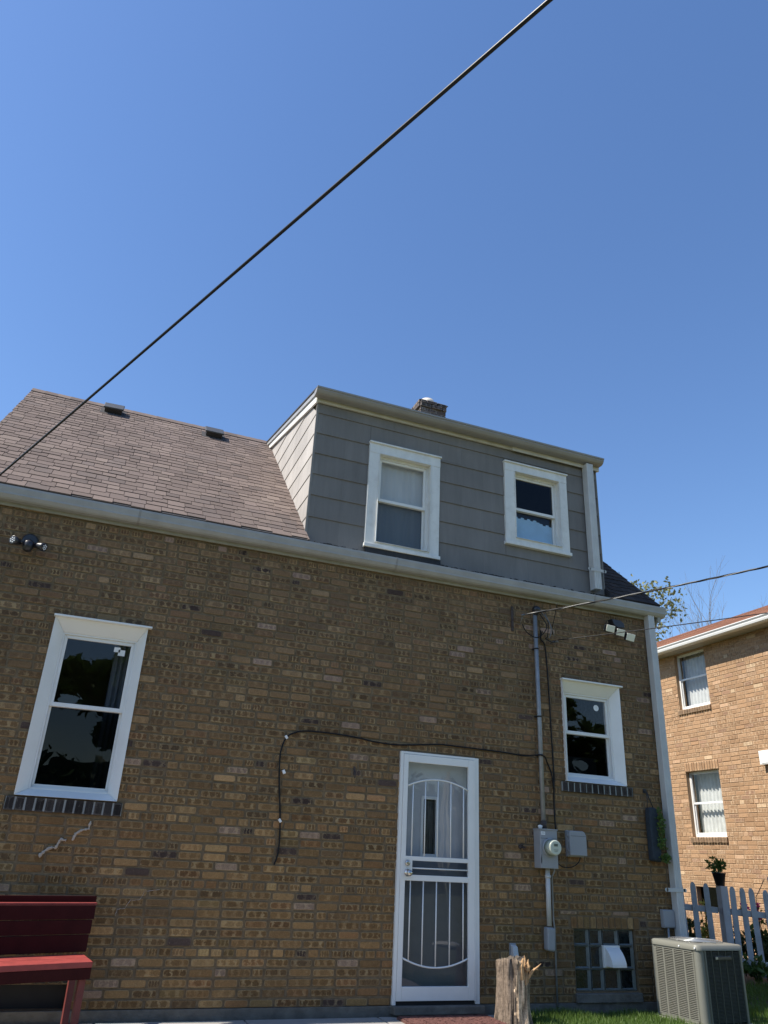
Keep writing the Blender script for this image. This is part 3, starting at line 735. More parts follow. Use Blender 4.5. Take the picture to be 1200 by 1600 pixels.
# frieze along the front, rake trim along the cheeks
fz = MB(); fz.box(DX0 - 0.03, 1.45, DY - 0.045, DY - 0.0165, 5.955, 6.06); fz.box(1.40, DX1 + 0.03, DY - 0.062, DY - 0.047, 5.94, 6.05)
fz.build('frieze_board', mat('dirty_white_trim', (0.52, 0.50, 0.44), 0.6, var=0.1, scale=7, bump=0.1, dirt=0.4, dirt_col=(0.3, 0.28, 0.22)), dormer, bevel=0.003)
for x0, x1 in ((DX0 - 0.035, DX0 - 0.013), (DX1 + 0.013, DX1 + 0.035)):
    rk = MB(); rk.prism([(x0, DY - 0.04, DTZ - 0.075), (x0, 2.80, DTZ - 0.075 + DS * 2.74), (x0, 2.92, DTZ + DS * 2.82 + 0.05), (x0, DY - 0.04, DTZ + 0.04)], (x1 - x0, 0, 0))
    rk.build('rake_trim', M['whitewood'], dormer)
for x0, x1 in ((DX0 - 0.052, DX0 - 0.036), (DX1 + 0.036, DX1 + 0.05)):
    rk = MB(); rk.prism([(x0, DY - 0.10, DTZ + 0.005), (x0, 2.92, DTZ + DS * 2.82 + 0.012), (x0, 2.96, DTZ + DS * 2.82 + 0.09), (x0, DY - 0.10, DTZ + 0.075)], (x1 - x0, 0, 0))
    rk.build('rake_fascia', M['gutter'], dormer)
dr = MB(); dr.prism([(DX0 - 0.062, DY - 0.13, DTZ + 0.06), (DX1 + 0.06, DY - 0.13, DTZ + 0.06), (DX1 + 0.06, 3.0, DTZ + 0.075 + DS * 2.87), (DX0 - 0.062, 3.0, DTZ + 0.075 + DS * 2.87)], (0, 0, 0.022))
dr.build('dormer_roof', M['membrane'], dormer)
# tar line where the dormer meets the gutter
tr = MB(); tr.box(-0.50, 0.42, DY - 0.05, DY - 0.016, 4.18, 4.262)
for k_ in range(60):
    x = rnd(-1.15, 2.65); tr.tube([(x + q * 0.02, DY - 0.018, 4.212 + rnd(-0.006, 0.012)) for q in range(random.randint(2, 9))], rnd(0.003, 0.008), 4)
tr.build('tar_flashing', M['tar'], dormer, kind='stuff')

def gutter(x0, x1, yb, z0, z1, yf, parent, material, name='gutter'):
    """K-style trough, built as a closed profile swept along X"""
    prof = [(yb, z0), (yf + (yb - yf) * 0.45, z0), (yf + 0.035, z0 + 0.012), (yf + 0.012, z0 + 0.04), (yf + 0.012, z0 + 0.055), (yf, z1 - 0.02), (yf, z1), (yf + 0.012, z1), (yf + 0.012, z1 - 0.012), (yb, z1 - 0.012)]
    b = MB(); b.prism([(x0, p[0], p[1]) for p in prof], (x1 - x0, 0, 0))
    return b.build(name, material, parent)
gt = gutter(-4.62, 3.40, -0.032, 3.995, 4.115, -0.15, house, M['gutter'])
for xs in (-2.9, -0.2, 2.35):
    b = MB(); b.prism([(xs, -0.036, 3.993), (xs, -0.10, 3.993), (xs, -0.119, 4.005), (xs, -0.1405, 4.034), (xs, -0.1405, 4.05), (xs, -0.1525, 4.094), (xs, -0.1525, 4.117), (xs, -0.149, 4.117), (xs, -0.036, 3.996)], (0.022, 0, 0)); b.build('gutter_seam', M['gutter2'], gt)
gutter(DX0 - 0.075, DX1 + 0.02, DY - 0.064, 5.990, 6.07, -0.10, house, M['gutter2'])
fz = MB(); fz.box(HX0, HX1 + 0.08, -0.030, -0.006, 3.962, 4.09); fz.box(HX0, HX1 + 0.03, -0.0062, 0.10, 3.972, 4.10)
fz.build('frieze_board', M['frieze'], house, bevel=0.003)
fc = MB(); fc.box(HX1 + 0.02, 3.35, -0.03, 0.3, 3.93, 4.12); fc.build('corner_return', M['frieze'], house)

def spout(x0, x1, y0, y1, z0, z1, name='downspout'):
    b = MB(); n = 4
    # ribbed rectangular pipe
    w_ = (x1 - x0) / n; poly = []
    for k_ in range(n):
        poly += [(x0 + k_ * w_ + 0.002, y0 + 0.004), (x0 + k_ * w_ + w_ * 0.3, y0), (x0 + k_ * w_ + w_ * 0.7, y0), (x0 + (k_ + 1) * w_ - 0.002, y0 + 0.004)]
    poly += [(x1, y0 + 0.008), (x1, y1), (x0, y1), (x0, y0 + 0.008)]
    b.prism([(p[0], p[1], z0) for p in poly], (0, 0, z1 - z0))
    return b.build(name, M['spout'], house)
def strap(parent, x0, x1, y, z):
    b = MB(); b.box(x0, x1, y - 0.004, y, z - 0.018, z + 0.018)
    b.lathe([(0.02, 0), (0.02, 0.004)], (x0, y, z), (0, -1, 0), 12); b.lathe([(0.02, 0), (0.02, 0.004)], (x1, y, z), (0, -1, 0), 12)
    s_ = b.build('strap', M['spout'], parent)
    b = MB(); b.lathe([(0.006, 0), (0.005, 0.005)], (x0, y - 0.004, z), (0, -1, 0), 8); b.build('screw', M['rust'], s_) if False else None
sp = spout(3.155, 3.245, -0.105, -0.018, -0.05, 4.0); strap(sp, 3.03, 3.27, -0.106, 0.985)
sp2 = spout(2.455, 2.555, -0.045, 0.06, 4.245, 5.97); strap(sp2, 2.385, 2.61, -0.046, 4.485)

# ---------------- windows
def sash(name, x0, x1, z0, z1, y, th, w_, glass, parent, material=None):
    b = MB(); ring(b, (0, 0, 0), (1, 0, 0), (0, -1, 0), (x0, x1), (z0, z1), (x0 + w_[0], x1 - w_[1]), (z0 + w_[2], z1 - w_[3]), -y - th, -y)
    o = b.build(name, material or M['white'], parent, bevel=0.003)
    b = MB(); b.quad((x0 + w_[0] - 0.004, y + th * 0.5, z0 + w_[2] - 0.004), (x1 - w_[1] + 0.004, y + th * 0.5, z0 + w_[2] - 0.004), (x1 - w_[1] + 0.004, y + th * 0.5, z1 - w_[3] + 0.004), (x0 + w_[0] - 0.004, y + th * 0.5, z1 - w_[3] + 0.004))
    b.build('glass_pane', glass, parent)
def brick_window(ox0, ox1, oz0, oz1, ix0, ix1, iz0, iz1, zm, label, sill):
    b = MB()
    # wrapped brick moulding that slopes in to the sashes
    ring(b, (0, 0, 0), (1, 0, 0), (0, -1, 0), (ox0, ox1), (oz0, oz1), (ix0, ix1), (iz0, iz1), -0.055, 0.035, -0.075, -0.055)
    b.box(ox0 - 0.012, ox1 + 0.035, -0.058, -0.0, oz1 - 0.012, oz1 + 0.006)
    w_ = b.build('window', M['white'], house, bevel=0.003, label=label)
    b = MB(); ring(b, (0, 0, 0), (1, 0, 0), (0, -1, 0), (ix0 - 0.02, ix1 + 0.02), (iz0 - 0.02, iz1 + 0.02), (ix0 + 0.016, ix1 - 0.016), (iz0 + 0.016, iz1 - 0.016), -0.16, -0.062)
    b.build('window_frame', M['white'], w_, bevel=0.002)
    sash('sash', ix0 + 0.016, ix1 - 0.016, zm - 0.018, iz1 - 0.016, 0.078, 0.028, (0.03, 0.03, 0.036, 0.03), M['glass'], w_)
    sash('sash', ix0 + 0.016, ix1 - 0.016, iz0 + 0.016, zm + 0.018, 0.108, 0.028, (0.022, 0.022, 0.03, 0.036), M['darkglass'], w_, M['white'])
    soldiers(sill[0], sill[1], sill[2], sill[3], w_, M['sillbrick'], n=sill[4], tints=lambda: (lambda q: (0.032 * q, 0.028 * q, 0.026 * q))(rnd(0.6, 1.4)), gap=0.016, depth=0.03, proud=0.022)
    b = MB(); b.box(sill[0] + 0.004, sill[1] - 0.004, -0.014, 0.01, sill[2] + 0.005, sill[3] - 0.002); b.build('sill_mortar', M['grout'], w_)
    return w_
lw = brick_window(-3.427, -2.615, 1.480, 3.006, -3.335, -2.685, 1.535, 2.880, 2.243, 'tall double-hung window in white wrapped trim', (-3.485, -2.56, 1.362, 1.468, 12))
rw = brick_window(1.918, 2.690, 1.990, 3.085, 1.985, 2.605, 2.048, 2.955, 2.523, 'small double-hung window in white wrapped trim', (1.862, 2.778, 1.884, 1.984, 12))
# stickers on the upper panes
b = MB(); b.box(-2.875, -2.82, 0.0885, 0.0915, 2.765, 2.81); b.box(-2.835, -2.775, 0.0885, 0.0912, 2.735, 2.79); b.build('sticker', M['label'], lw)
b = MB(); b.lathe([(0.035, 0), (0.035, 0.002)], (2.44, 0.091, 2.83), (0, -1, 0), 16); b.build('sticker', M['label'], rw)
# curtain edges inside
def curtain(x0, x1, z0, z1, y, parent, n=14, amp=0.012, material=None):
    b = MB(); k_ = n * 4; i0 = None
    pts = [(x0 + (x1 - x0) * q / k_, y + amp * math.sin(q * math.pi / 2) + rnd(-0.003, 0.003)) for q in range(k_ + 1)]
    i = b.add([(p[0], p[1], z0) for p in pts] + [(p[0], p[1], z1) for p in pts])
    for q in range(k_): b.face((i + q, i + q + 1, i + k_ + 2 + q, i + k_ + 1 + q), smooth=True)
    return b.build('curtain', material or M['curtain'], parent)
curtain(-2.86, -2.72, 1.5, 2.9, 0.30, lw, 3, 0.02, M['screen'])
b = MB(); b.box(2.02, 2.56, 0.32, 0.34, 2.05, 2.30); b.build('shelf', M['screen'], rw)

def dormer_window(o, i, gl, zm, label, low_glass):
    ox0, ox1, oz0, oz1 = o; ix0, ix1, iz0, iz1 = i
    yf = DY - 0.045
    b = MB()
    b.box(ox0, ix0, yf, DY + 0.01, oz0 + 0.03, iz1); b.box(ix1, ox1, yf, DY + 0.01, oz0 + 0.03, iz1)
    b.box(ox0 - 0.002, ox1 + 0.002, yf - 0.002, DY + 0.01, iz1 + 0.0005, oz1 - 0.02)
    b.box(ox0 - 0.01, ox1 + 0.012, yf - 0.022, DY, oz1 - 0.0195, oz1)
    b.box(ox0 - 0.012, ox1 + 0.012, yf - 0.022, DY + 0.01, oz0 - 0.012, oz0 + 0.0295)
    b.box(ix0, ix1, yf + 0.004, DY + 0.01, oz0 + 0.03, iz0)
    w_ = b.build('window', M['whitewood'], house, bevel=0.003, label=label)
    b = MB(); ring(b, (0, 0, 0), (1, 0, 0), (0, -1, 0), (ix0 - 0.003, ix1 + 0.003), (iz0 - 0.003, iz1 + 0.003), (ix0 + 0.03, ix1 - 0.03), (iz0 + 0.02, iz1 - 0.03), -0.22, -0.112)
    b.build('window_frame', M['whitewood'], w_, bevel=0.002)
    b = MB(); ring(b, (0, 0, 0), (1, 0, 0), (0, -1, 0), (ix0 - 0.001, ix1 + 0.001), (iz0 - 0.001, iz1 + 0.001), (ix0 + 0.002, ix1 - 0.002), (iz0 + 0.002, iz1 - 0.002), -0.112, -0.04)
    b.build('window_jamb', M['whitewood'], w_)
    sash('sash', ix0 + 0.03, ix1 - 0.03, zm - 0.02, iz1 - 0.03, 0.125, 0.028, (0.028, 0.028, 0.036, 0.028), gl, w_)
    sash('sash', ix0 + 0.03, ix1 - 0.03, iz0 + 0.02, zm + 0.016, 0.155, 0.028, (0.022, 0.022, 0.03, 0.034), low_glass, w_)
    return w_
w1 = dormer_window((-0.507, 0.398, 4.275, 5.60), (-0.385, 0.272, 4.34, 5.455), M['glass'], 4.90, 'left dormer window with pale curtains behind the glass', M['screenglass'])
curtain(-0.36, 0.25, 4.3, 5.5, 0.205, w1, 7, 0.007)
w2 = dormer_window((1.288, 2.193, 4.655, 5.778), (1.425, 2.072, 4.745, 5.648), M['darkglass'], 5.172, 'right dormer window with blue paper in the lower sash', M['glass'])
b = MB(); n_ = 14
for k_ in range(n_):
    xa = 1.44 + k_ * 0.045; xb = xa + 0.045; top = 5.075 + (0.018 if k_ % 2 else 0) - (0.03 if k_ > 8 else 0)
    b.quad((xa, 0.182, 4.74), (xb, 0.182, 4.74), (xb, 0.182, top), (xa, 0.182, top))
b.build('paper_cover', M['bluepaper'], w2)

# ---------------- basement windows
# glass block
gf = MB(); gf.box(GB[0] - 0.0, GB[1] + 0.0, 0.045, 0.12, GB[2], GB[3])
gbw = gf.build('glass_block_window', M['grout'], house)
cx = [1.93, 2.118, 2.272, 2.468, 2.652]; cz = [0.066, 0.250, 0.452, 0.595]
for i in range(4):
    for j in range(3):
        a, b_, c, d = cx[i] + 0.007, cx[i + 1] - 0.007, cz[j] + 0.006, cz[j + 1] - 0.006
        if i == 2 and j == 1: continue
        b = MB(); ring(b, (0, 0, 0), (1, 0, 0), (0, -1, 0), (a, b_), (c, d), (a + 0.012, b_ - 0.030), (c + 0.012, d - 0.010), -0.06, -0.022, -0.06, -0.036)
        gb_ = b.build('glass_block', M['blockedge'], gbw)
        b.f = []; b2 = MB(); b2.box(a + 0.012, b_ - 0.030, 0.039, 0.05, c + 0.012, d - 0.010); b2.build('glass_block', M['block'], gbw)
# dryer vent hood in the third block of the middle row
vh = MB(); vh.box(2.262, 2.462, -0.004, 0.03, 0.262, 0.455)
vent = vh.build('vent_plate', M['white'], gbw, bevel=0.003)
vh = MB(); n_ = 8
side = [(0.0, 0.44)] + [(-0.115 * math.sin(q / n_ * math.pi / 2) ** 1.2, 0.44 - 0.165 * (1 - math.cos(q / n_ * math.pi / 2)) ** 0.8) for q in range(1, n_ + 1)] + [(0.0, 0.275)]
vh.prism([(2.278, p[0] - 0.004, p[1]) for p in side], (0.168, 0, 0)); vh.build('vent_hood', M['white'], gbw, bevel=0.003)
sl = MB(); sl.hexa([(GB[0] - 0.02, -0.035, -0.03), (GB[1] + 0.02, -0.035, -0.03), (GB[1] + 0.02, 0.12, -0.03), (GB[0] - 0.02, 0.12, -0.03), (GB[0] - 0.02, -0.03, 0.045), (GB[1] + 0.02, -0.03, 0.045), (GB[1] + 0.02, 0.12, 0.062), (GB[0] - 0.02, 0.12, 0.062)])
sl.build('concrete_sill', M['footing'], gbw, bevel=0.006)
bw = MB(); bw.box(BW[0], BW[1], 0.10, 0.2, -0.05, 0.139); bwo = bw.build('basement_window', M['dark'], house)

# ---------------- door
dfm = MB()
dfm.box(-0.012, 0.020, -0.028, 0.08, -0.025, 2.128); dfm.box(0.812, 0.860, -0.018, 0.08, -0.025, 2.128); dfm.box(0.0205, 0.8115, -0.028, 0.08, 2.106, 2.128)
dfm.box(0.797, 0.8118, -0.034, 0.0, 0.0, 2.106)
door_frame = dfm.build('door_frame', M['white'], house, bevel=0.002)
dl = MB(); LX0, LX1, LZ0, LZ1 = 0.022, 0.796, 0.006, 2.103
dl.box(LX0, 0.070, -0.036, -0.004, LZ0, LZ1); dl.box(0.733, LX1, -0.036, -0.004, LZ0, LZ1)
for z0, z1 in ((2.030, LZ1), (1.140, 1.178), (0.968, 1.018), (LZ0, 0.116)): dl.box(0.0702, 0.7328, -0.0362, -0.004, z0, z1)
dl.box(LX0 - 0.001, 0.140, -0.037, -0.003, 0.970, 1.178)
door = dl.build('security_door', M['white'], house, bevel=0.003)
def bar(pts, r=0.0065, nm='bar'):
    b = MB(); b.tube(pts, r, 8); b.build(nm, M['white'], door)
arch = lambda x: 1.805 + 0.077 * (1 - ((x - 0.40) / 0.335) ** 2)
low = lambda x: 0.338 - 0.078 * (1 - ((x - 0.405) / 0.335) ** 2)
bar([(x, -0.024, arch(x)) for x in np.linspace(0.070, 0.733, 17)], 0.008, 'arched_bar'); bar([(x, -0.024, low(x)) for x in np.linspace(0.070, 0.733, 17)], 0.008, 'arched_bar')
for x in (0.133, 0.266, 0.403, 0.544, 0.685):
    bar([(x, -0.022, 1.178), (x, -0.022, arch(x))]); bar([(x - 0.002, -0.022, low(x)), (x - 0.002, -0.022, 0.968)])
bar([(0.140, -0.022, 1.076), (0.733, -0.022, 1.076)])
for z, r_ in ((1.118, 0.026), (1.034, 0.031)):
    b = MB()
    if z > 1.1: b.lathe([(r_, 0), (r_, 0.008), (r_ * 0.8, 0.016), (0.012, 0.018)], (0.088, -0.037, z), (0, -1, 0), 24); b.build('deadbolt', M['steel'], door)
    else: b.lathe([(r_, 0), (r_, 0.006), (0.014, 0.010), (0.012, 0.03), (0.024, 0.040), (0.028, 0.055), (0.022, 0.068), (0.004, 0.072)], (0.092, -0.037, z), (0, -1, 0), 24); b.build('door_knob', M['steel'], door)
for z in (1.75, 1.05, 0.35):
    b = MB(); b.box(0.794, 0.803, -0.041, -0.0365, z - 0.14, z + 0.14); b.build('hinge', M['white'], door)
b = MB(); b.quad((0.068, -0.012, 1.16), (0.735, -0.012, 1.16), (0.735, -0.012, 2.035), (0.068, -0.012, 2.035)); b.build('glass_pane', M['glass'], door)
b = MB(); b.quad((0.068, -0.012, 1.0), (0.735, -0.012, 1.0), (0.735, -0.012, 1.142), (0.068, -0.012, 1.142)); b.build('glass_pane', M['screenglass'], door)
b = MB(); b.quad((0.068, -0.012, 0.11), (0.735, -0.012, 0.11), (0.735, -0.012, 0.97), (0.068, -0.012, 0.97)); b.build('glass_pane', M['screenglass'], door)
# the inner door behind it: white slab with a narrow patterned light
idr = MB(); wall_sheet(idr, (0, 0.115, 0), (1, 0, 0), (0, -1, 0), 0.0, 0.86, 0.0, 2.125, [(0.307, 0.439, 1.205, 1.705)], 0.04)
inner = idr.build('inner_door', mat('inner_door_paint', (0.50, 0.50, 0.50), 0.5, var=0.05), house)
b = MB(); ring(b, (0, 0.115, 0), (1, 0, 0), (0, -1, 0), (0.280, 0.466), (1.175, 1.735), (0.307, 0.439), (1.205, 1.705), -0.02, 0.012); b.build('light_frame', M['white'], inner, bevel=0.003)
b = MB(); b.box(0.305, 0.441, 0.14, 0.145, 1.20, 1.71); b.build('patterned_glass', mat('patterned_glass', (0.035, 0.033, 0.028), 0.25, var=0.8, scale=55, streak=True, bump=0.5, bscale=80), inner)
th = MB(); th.box(-0.02, 0.875, -0.10, 0.09, -0.09, -0.028); th.build('door_threshold', M['footing'], house, bevel=0.008)
th = MB(); th.box(0.02, 0.80, -0.02, 0.1, -0.0275, 0.004); th.build('door_sweep', M['gasket'], house)
dmt = MB(); dmt.box(-0.02, 0.84, -0.62, -0.16, GZ + 0.013, GZ + 0.034)
for k_ in range(2600):
    x, y = rnd(-0.01, 0.83), rnd(-0.61, -0.17); dmt.obox((x, y, GZ + 0.037), (1, rnd(-1, 1), 0), (rnd(-.5, .5), 1, 0.3), (0, 0, 1), 0.009, 0.003, 0.003)
tag(dmt.build('doormat', M['mat'], loc=(0.41, -0.39, GZ + 0.012)), 'red brown looped doormat on the patio below the white security door', 'doormat')

# ---------------- caulked cracks
def crack(pts, r, name='caulked_crack'):
    b = MB(); P = []
    for a, c in zip(pts, pts[1:]):
        for q in range(6):
            t = q / 6; P.append((a[0] + (c[0] - a[0]) * t + rnd(-0.003, 0.003), -0.003, a[1] + (c[1] - a[1]) * t + rnd(-0.003, 0.003)))
    P.append((pts[-1][0], -0.003, pts[-1][1]))
    b.tube(P, [r * rnd(0.35, 1.35) for _ in P], 6); b.build(name, M['caulk'], wall)
crack([(-3.139, 1.026), (-3.101, 1.075), (-3.06, 1.100), (-3.025, 1.098), (-3.0, 1.161), (-2.955, 1.159)], 0.014)
crack([(-2.91, 1.157), (-2.893, 1.211), (-2.858, 1.237), (-2.80, 1.255), (-2.793, 1.315)], 0.011)
crack([(-2.467, 0.619), (-2.46, 0.665), (-2.40, 0.675), (-2.37, 0.735), (-2.29, 0.742), (-2.265, 0.805), (-2.143, 0.82)], 0.002)

# =================================================================== THINGS ON THE WALL
def cable(name, pts, r, label, cat, material=None, n=6, group=None, sub=6):
    P = []
    pts = [Vector(p) for p in pts]
    for i in range(len(pts) - 1):
        p0 = pts[max(i - 1, 0)]; p1 = pts[i]; p2 = pts[i + 1]; p3 = pts[min(i + 2, len(pts) - 1)]
        for q in range(sub):
            t = q / sub
            P.append(0.5 * ((2 * p1) + (-p0 + p2) * t + (2 * p0 - 5 * p1 + 4 * p2 - p3) * t * t + (-p0 + 3 * p1 - 3 * p2 + p3) * t ** 3))
    P.append(pts[-1])
    b = MB(); b.tube(P, r, n); return b, P

# black cable stapled across the wall
cp = [(-1.191, 1.049), (-1.163, 1.171), (-1.175, 1.426), (-1.219, 1.754), (-1.233, 1.993), (-1.192, 2.142), (-1.104, 2.201), (-0.991, 2.224), (-0.705, 2.225), (-0.466, 2.211), (-0.33, 2.193), (-0.10, 2.181), (0.114, 2.197), (0.414, 2.228), (0.723, 2.226), (1.146, 2.218), (1.40, 2.207), (1.594, 2.219), (1.69, 2.153), (1.735, 2.05), (1.755, 1.90)]
cth = thing('coax_cable', (-1.19, -0.012, 1.05), 'thin black cable looping over the security door, its end hanging left of it', 'cable')
b, _ = cable('cable', [(p[0], -0.075 if abs(p[0] - 1.594) < 0.02 else -0.014, p[1]) for p in cp], 0.0075, '', ''); b.build('cable', M['cable'], cth)
for x, z in ((-1.193, 2.148), (-1.178, 1.414)):
    b = MB(); b.obox((x, -0.022, z), (1, 0, 0.8), (-0.8, 0, 1), (0, -1, 0), 0.011, 0.017, 0.010); b.build('cable_clip', M['label'], cth, bevel=0.003)
b, _ = cable('cable', [(1.65, -0.05, 3.60), (1.66, -0.03, 3.50), (1.722, -0.015, 3.42), (1.745, -0.012, 3.0), (1.757, -0.012, 2.44), (1.765, -0.012, 2.05), (1.752, -0.012, 1.75), (1.745, -0.03, 1.50)], 0.0075, '', '')
tag(b.build('drop_cable', M['cable'], loc=(1.745, -0.012, 1.5)), 'black cable running straight down the wall just right of the grey conduit', 'cable')

# electric service: conduit, weatherhead, meter box, lower conduit
em = thing('electric_meter', (1.58, 0, 0.40), 'grey electric meter box with round glass meter under a long grey conduit', 'electric meter')
b = MB(); b.tube([(1.593, -0.045, 1.50), (1.590, -0.045, 2.6), (1.582, -0.045, 3.81)], 0.024, 14); b.build('conduit', M['conduit'], em)
b = MB(); b.tube([(1.593, -0.045, 1.50), (1.593, -0.045, 1.575)], 0.032, 14); b.build('hub', M['rust'], em)
b = MB(); b.lathe([(0.030, -0.03), (0.034, 0.0), (0.045, 0.01), (0.050, 0.035), (0.044, 0.06), (0.02, 0.075)], (1.590, -0.055, 3.80), (0.15, -0.25, 1), 16); b.build('weatherhead', M['blackplastic'], em)
for z in (3.376, 2.627, 2.224):
    b = MB(); b.tube([(1.588, -0.045, z - 0.008), (1.588, -0.045, z + 0.008)], 0.028, 14); b.box(1.555, 1.625, -0.02, 0.0, z - 0.009, z + 0.009); b.build('pipe_strap', M['black'], em)
b = MB(); b.box(1.496, 1.698, -0.126, 0.0, 1.130, 1.486); mbx = b.build('meter_box', M['boxgrey'], em, bevel=0.006)
b = MB(); b.box(1.490, 1.704, -0.133, 0.0, 1.484, 1.496); b.build('box_lid', M['boxgrey'], mbx, bevel=0.002)
b = MB(); b.box(1.502, 1.692, -0.1275, -0.1255, 1.405, 1.4075); b.build('cover_seam', M['black'], mbx)
b = MB(); b.box(1.508, 1.556, -0.1275, -0.1255, 1.438, 1.468); b.build('label_plate', M['label'], mbx)
b = MB(); b.box(1.514, 1.550, -0.1282, -0.1276, 1.456, 1.460); b.box(1.514, 1.550, -0.1282, -0.1276, 1.447, 1.450); b.build('label_print', M['plasticgrey'], mbx)
b = MB(); b.prism([(1.499, -0.1255, 1.22), (1.508, -0.1255, 1.26), (1.510, -0.1255, 1.20), (1.506, -0.1255, 1.165), (1.500, -0.1255, 1.18)], (0, -0.002, 0)); b.build('latch_slot', M['black'], mbx)
mc = (1.606, -0.126, 1.322)
b = MB(); b.lathe([(0.088, 0), (0.088, 0.010), (0.080, 0.016)], mc, (0, -1, 0), 32); b.build('meter_collar', M['boxgrey'], em)
b = MB(); b.lathe([(0.077, 0.012), (0.077, 0.04), (0.072, 0.05)], mc, (0, -1, 0), 32); b.build('meter_ring', M['meterring'], em)
b = MB(); b.lathe([(0.071, 0.045), (0.070, 0.100), (0.063, 0.108)], mc, (0, -1, 0), 32); mf = b.build('meter_face', M['meterface'], em, bevel=0.003)
b = MB(); b.box(1.585, 1.628, -0.2365, -0.2338, 1.334, 1.358); b.build('meter_display', M['lcd'], mf)
b = MB(); b.box(1.580, 1.632, -0.2365, -0.2338, 1.300, 1.304); b.box(1.588, 1.625, -0.2365, -0.2338, 1.288, 1.291); b.build('meter_print', M['lcd'], mf)
b = MB(); b.tube([(1.617, -0.05, 1.145), (1.612, -0.05, 0.62)], 0.024, 14); b.tube([(1.617, -0.05, 1.07), (1.617, -0.05, 1.045)], 0.030, 14); b.build('lower_conduit', M['spout'], em)
b = MB(); b.hexa([(1.568, -0.085, 0.41), (1.652, -0.085, 0.40), (1.652, 0, 0.40), (1.568, 0, 0.41), (1.572, -0.085, 0.612), (1.662, -0.085, 0.606), (1.662, 0, 0.606), (1.572, 0, 0.612)]); b.build('pull_elbow', M['boxgrey'], em, bevel=0.018, seg=3)
b = MB(); b.lathe([(0.018, -0.02), (0.022, 0.0), (0.024, 0.012), (0.01, 0.02)], (1.53, -0.08, 1.512), (0, 0, 1), 10); b.build('cable_gland', M['label'], em)
gp = MB(); gp.tube([(1.690, -0.06, 1.145), (1.688, -0.06, 1.10), (1.685, -0.018, 1.06), (1.682, -0.018, 0.66), (1.692, -0.018, 0.60), (1.690, -0.018, -0.06)], 0.009, 8)
tag(gp.build('ground_conduit', M['conduit'], loc=(1.69, -0.018, -0.06)), 'thin grey pipe from the electric meter box down to the grass', 'pipe')
# phone box
pb = thing('utility_box', (1.94, 0, 1.262), 'blank light grey plastic box with rounded corners right of the electric meter', 'utility box')
b = MB(); b.box(1.872, 2.076, -0.04, 0.0, 1.250, 1.500); b.build('box_back', M['plasticgrey'], pb, bevel=0.008)
b = MB(); b.prism([(1.878, -0.04, 1.262), (2.086, -0.04, 1.262), (2.084, -0.04, 1.452), (2.068, -0.04, 1.486), (2.045, -0.04, 1.498), (1.892, -0.04, 1.498), (1.878, -0.04, 1.487)], (0, -0.04, 0)); lid = b.build('box_cover', M['plasticgrey'], pb, bevel=0.008, seg=3)
b = MB(); b.box(1.892, 2.074, -0.0815, -0.0795, 1.447, 1.4495); b.build('cover_seam', M['black'], lid)
for z in (1.46, 1.40, 1.31):
    b = MB(); b.box(1.866, 1.879, -0.06, -0.04, z - 0.012, z + 0.012); b.build('hinge', M['plasticgrey'], pb, bevel=0.002)
b, _ = cable('c', [(1.70, -0.04, 1.25), (1.74, -0.04, 1.19), (1.82, -0.04, 1.150), (1.93, -0.04, 1.160), (2.00, -0.04, 1.205), (2.03, -0.03, 1.255)], 0.0055, '', '')
tag(b.build('jumper_cable', M['cable'], loc=(1.83, -0.04, 1.15)), 'short black cable drooping between the meter box and the plastic utility box', 'cable')
# outlet / hose bib cover above the stump
b = MB(); b.box(1.187, 1.256, -0.012, 0.0, 0.345, 0.465); oc = b.build('outlet_cover', M['plasticgrey'], bevel=0.004, loc=(1.22, 0, 0.40))
tag(oc, 'small grey outdoor outlet cover on the bricks above the tree stump', 'outlet')
b = MB(); b.prism([(1.196, -0.012, 0.455), (1.196, -0.055, 0.44), (1.196, -0.075, 0.36), (1.196, -0.06, 0.325), (1.196, -0.012, 0.33)], (0.055, 0, 0)); b.build('outlet_hood', M['spout'], oc, bevel=0.008, seg=3)
# AC disconnect by the downspout
db = thing('disconnect_box', (3.08, 0, 0.62), 'grey metal switch box low on the wall behind the downspout', 'switch box')
b = MB(); b.box(3.001, 3.150, -0.047, 0.0, 0.625, 0.795); b.build('box_body', M['boxgrey'], db, bevel=0.006)
b = MB(); b.box(3.006, 3.145, -0.054, -0.0475, 0.635, 0.787); b.build('box_door', M['boxgrey'], db, bevel=0.004)
b = MB(); b.tube([(3.06, -0.035, 0.625), (3.06, -0.035, 0.0)], 0.012, 8); b.build('conduit', M['conduit'], db)

# iron bracket left of the mast
b = MB(); b.box(1.29, 1.318, -0.018, 0.0, 3.55, 3.84)
for z in (3.60, 3.68, 3.80): b.lathe([(0.011, 0), (0.008, 0.012)], (1.304, -0.018, z), (0, -1, 0), 8)
tag(b.build('wall_bracket', M['rust'], bevel=0.003, loc=(1.304, 0, 3.55)), 'old dark iron strip bolted under the eave left of the conduit top', 'bracket')
b = MB(); b.tube([(-0.485, -0.005, 1.90), (-0.485, -0.03, 1.885), (-0.485, -0.035, 1.85), (-0.485, -0.02, 1.835)], 0.006, 8); b.box(-0.495, -0.475, -0.006, 0, 1.86, 1.94)
tag(b.build('wall_hook', M['rust'], loc=(-0.485, 0, 1.89)), 'small rusty hook on the bricks left of the security door', 'hook')
b = MB()
for k_ in range(16):
    a = rnd(0, 6.28); p = Vector((1.337, -0.01, 1.317)); e = p + Vector((math.cos(a) * rnd(0.02, 0.05), -rnd(0.01, 0.05), math.sin(a) * rnd(0.02, 0.045)))
    b.tube([p, (p + e) / 2 + Vector((0, -0.02, 0)), e], 0.0035, 5)
b.lathe([(0.022, 0), (0.016, 0.03)], (1.337, 0, 1.317), (0, -1, 0), 10)
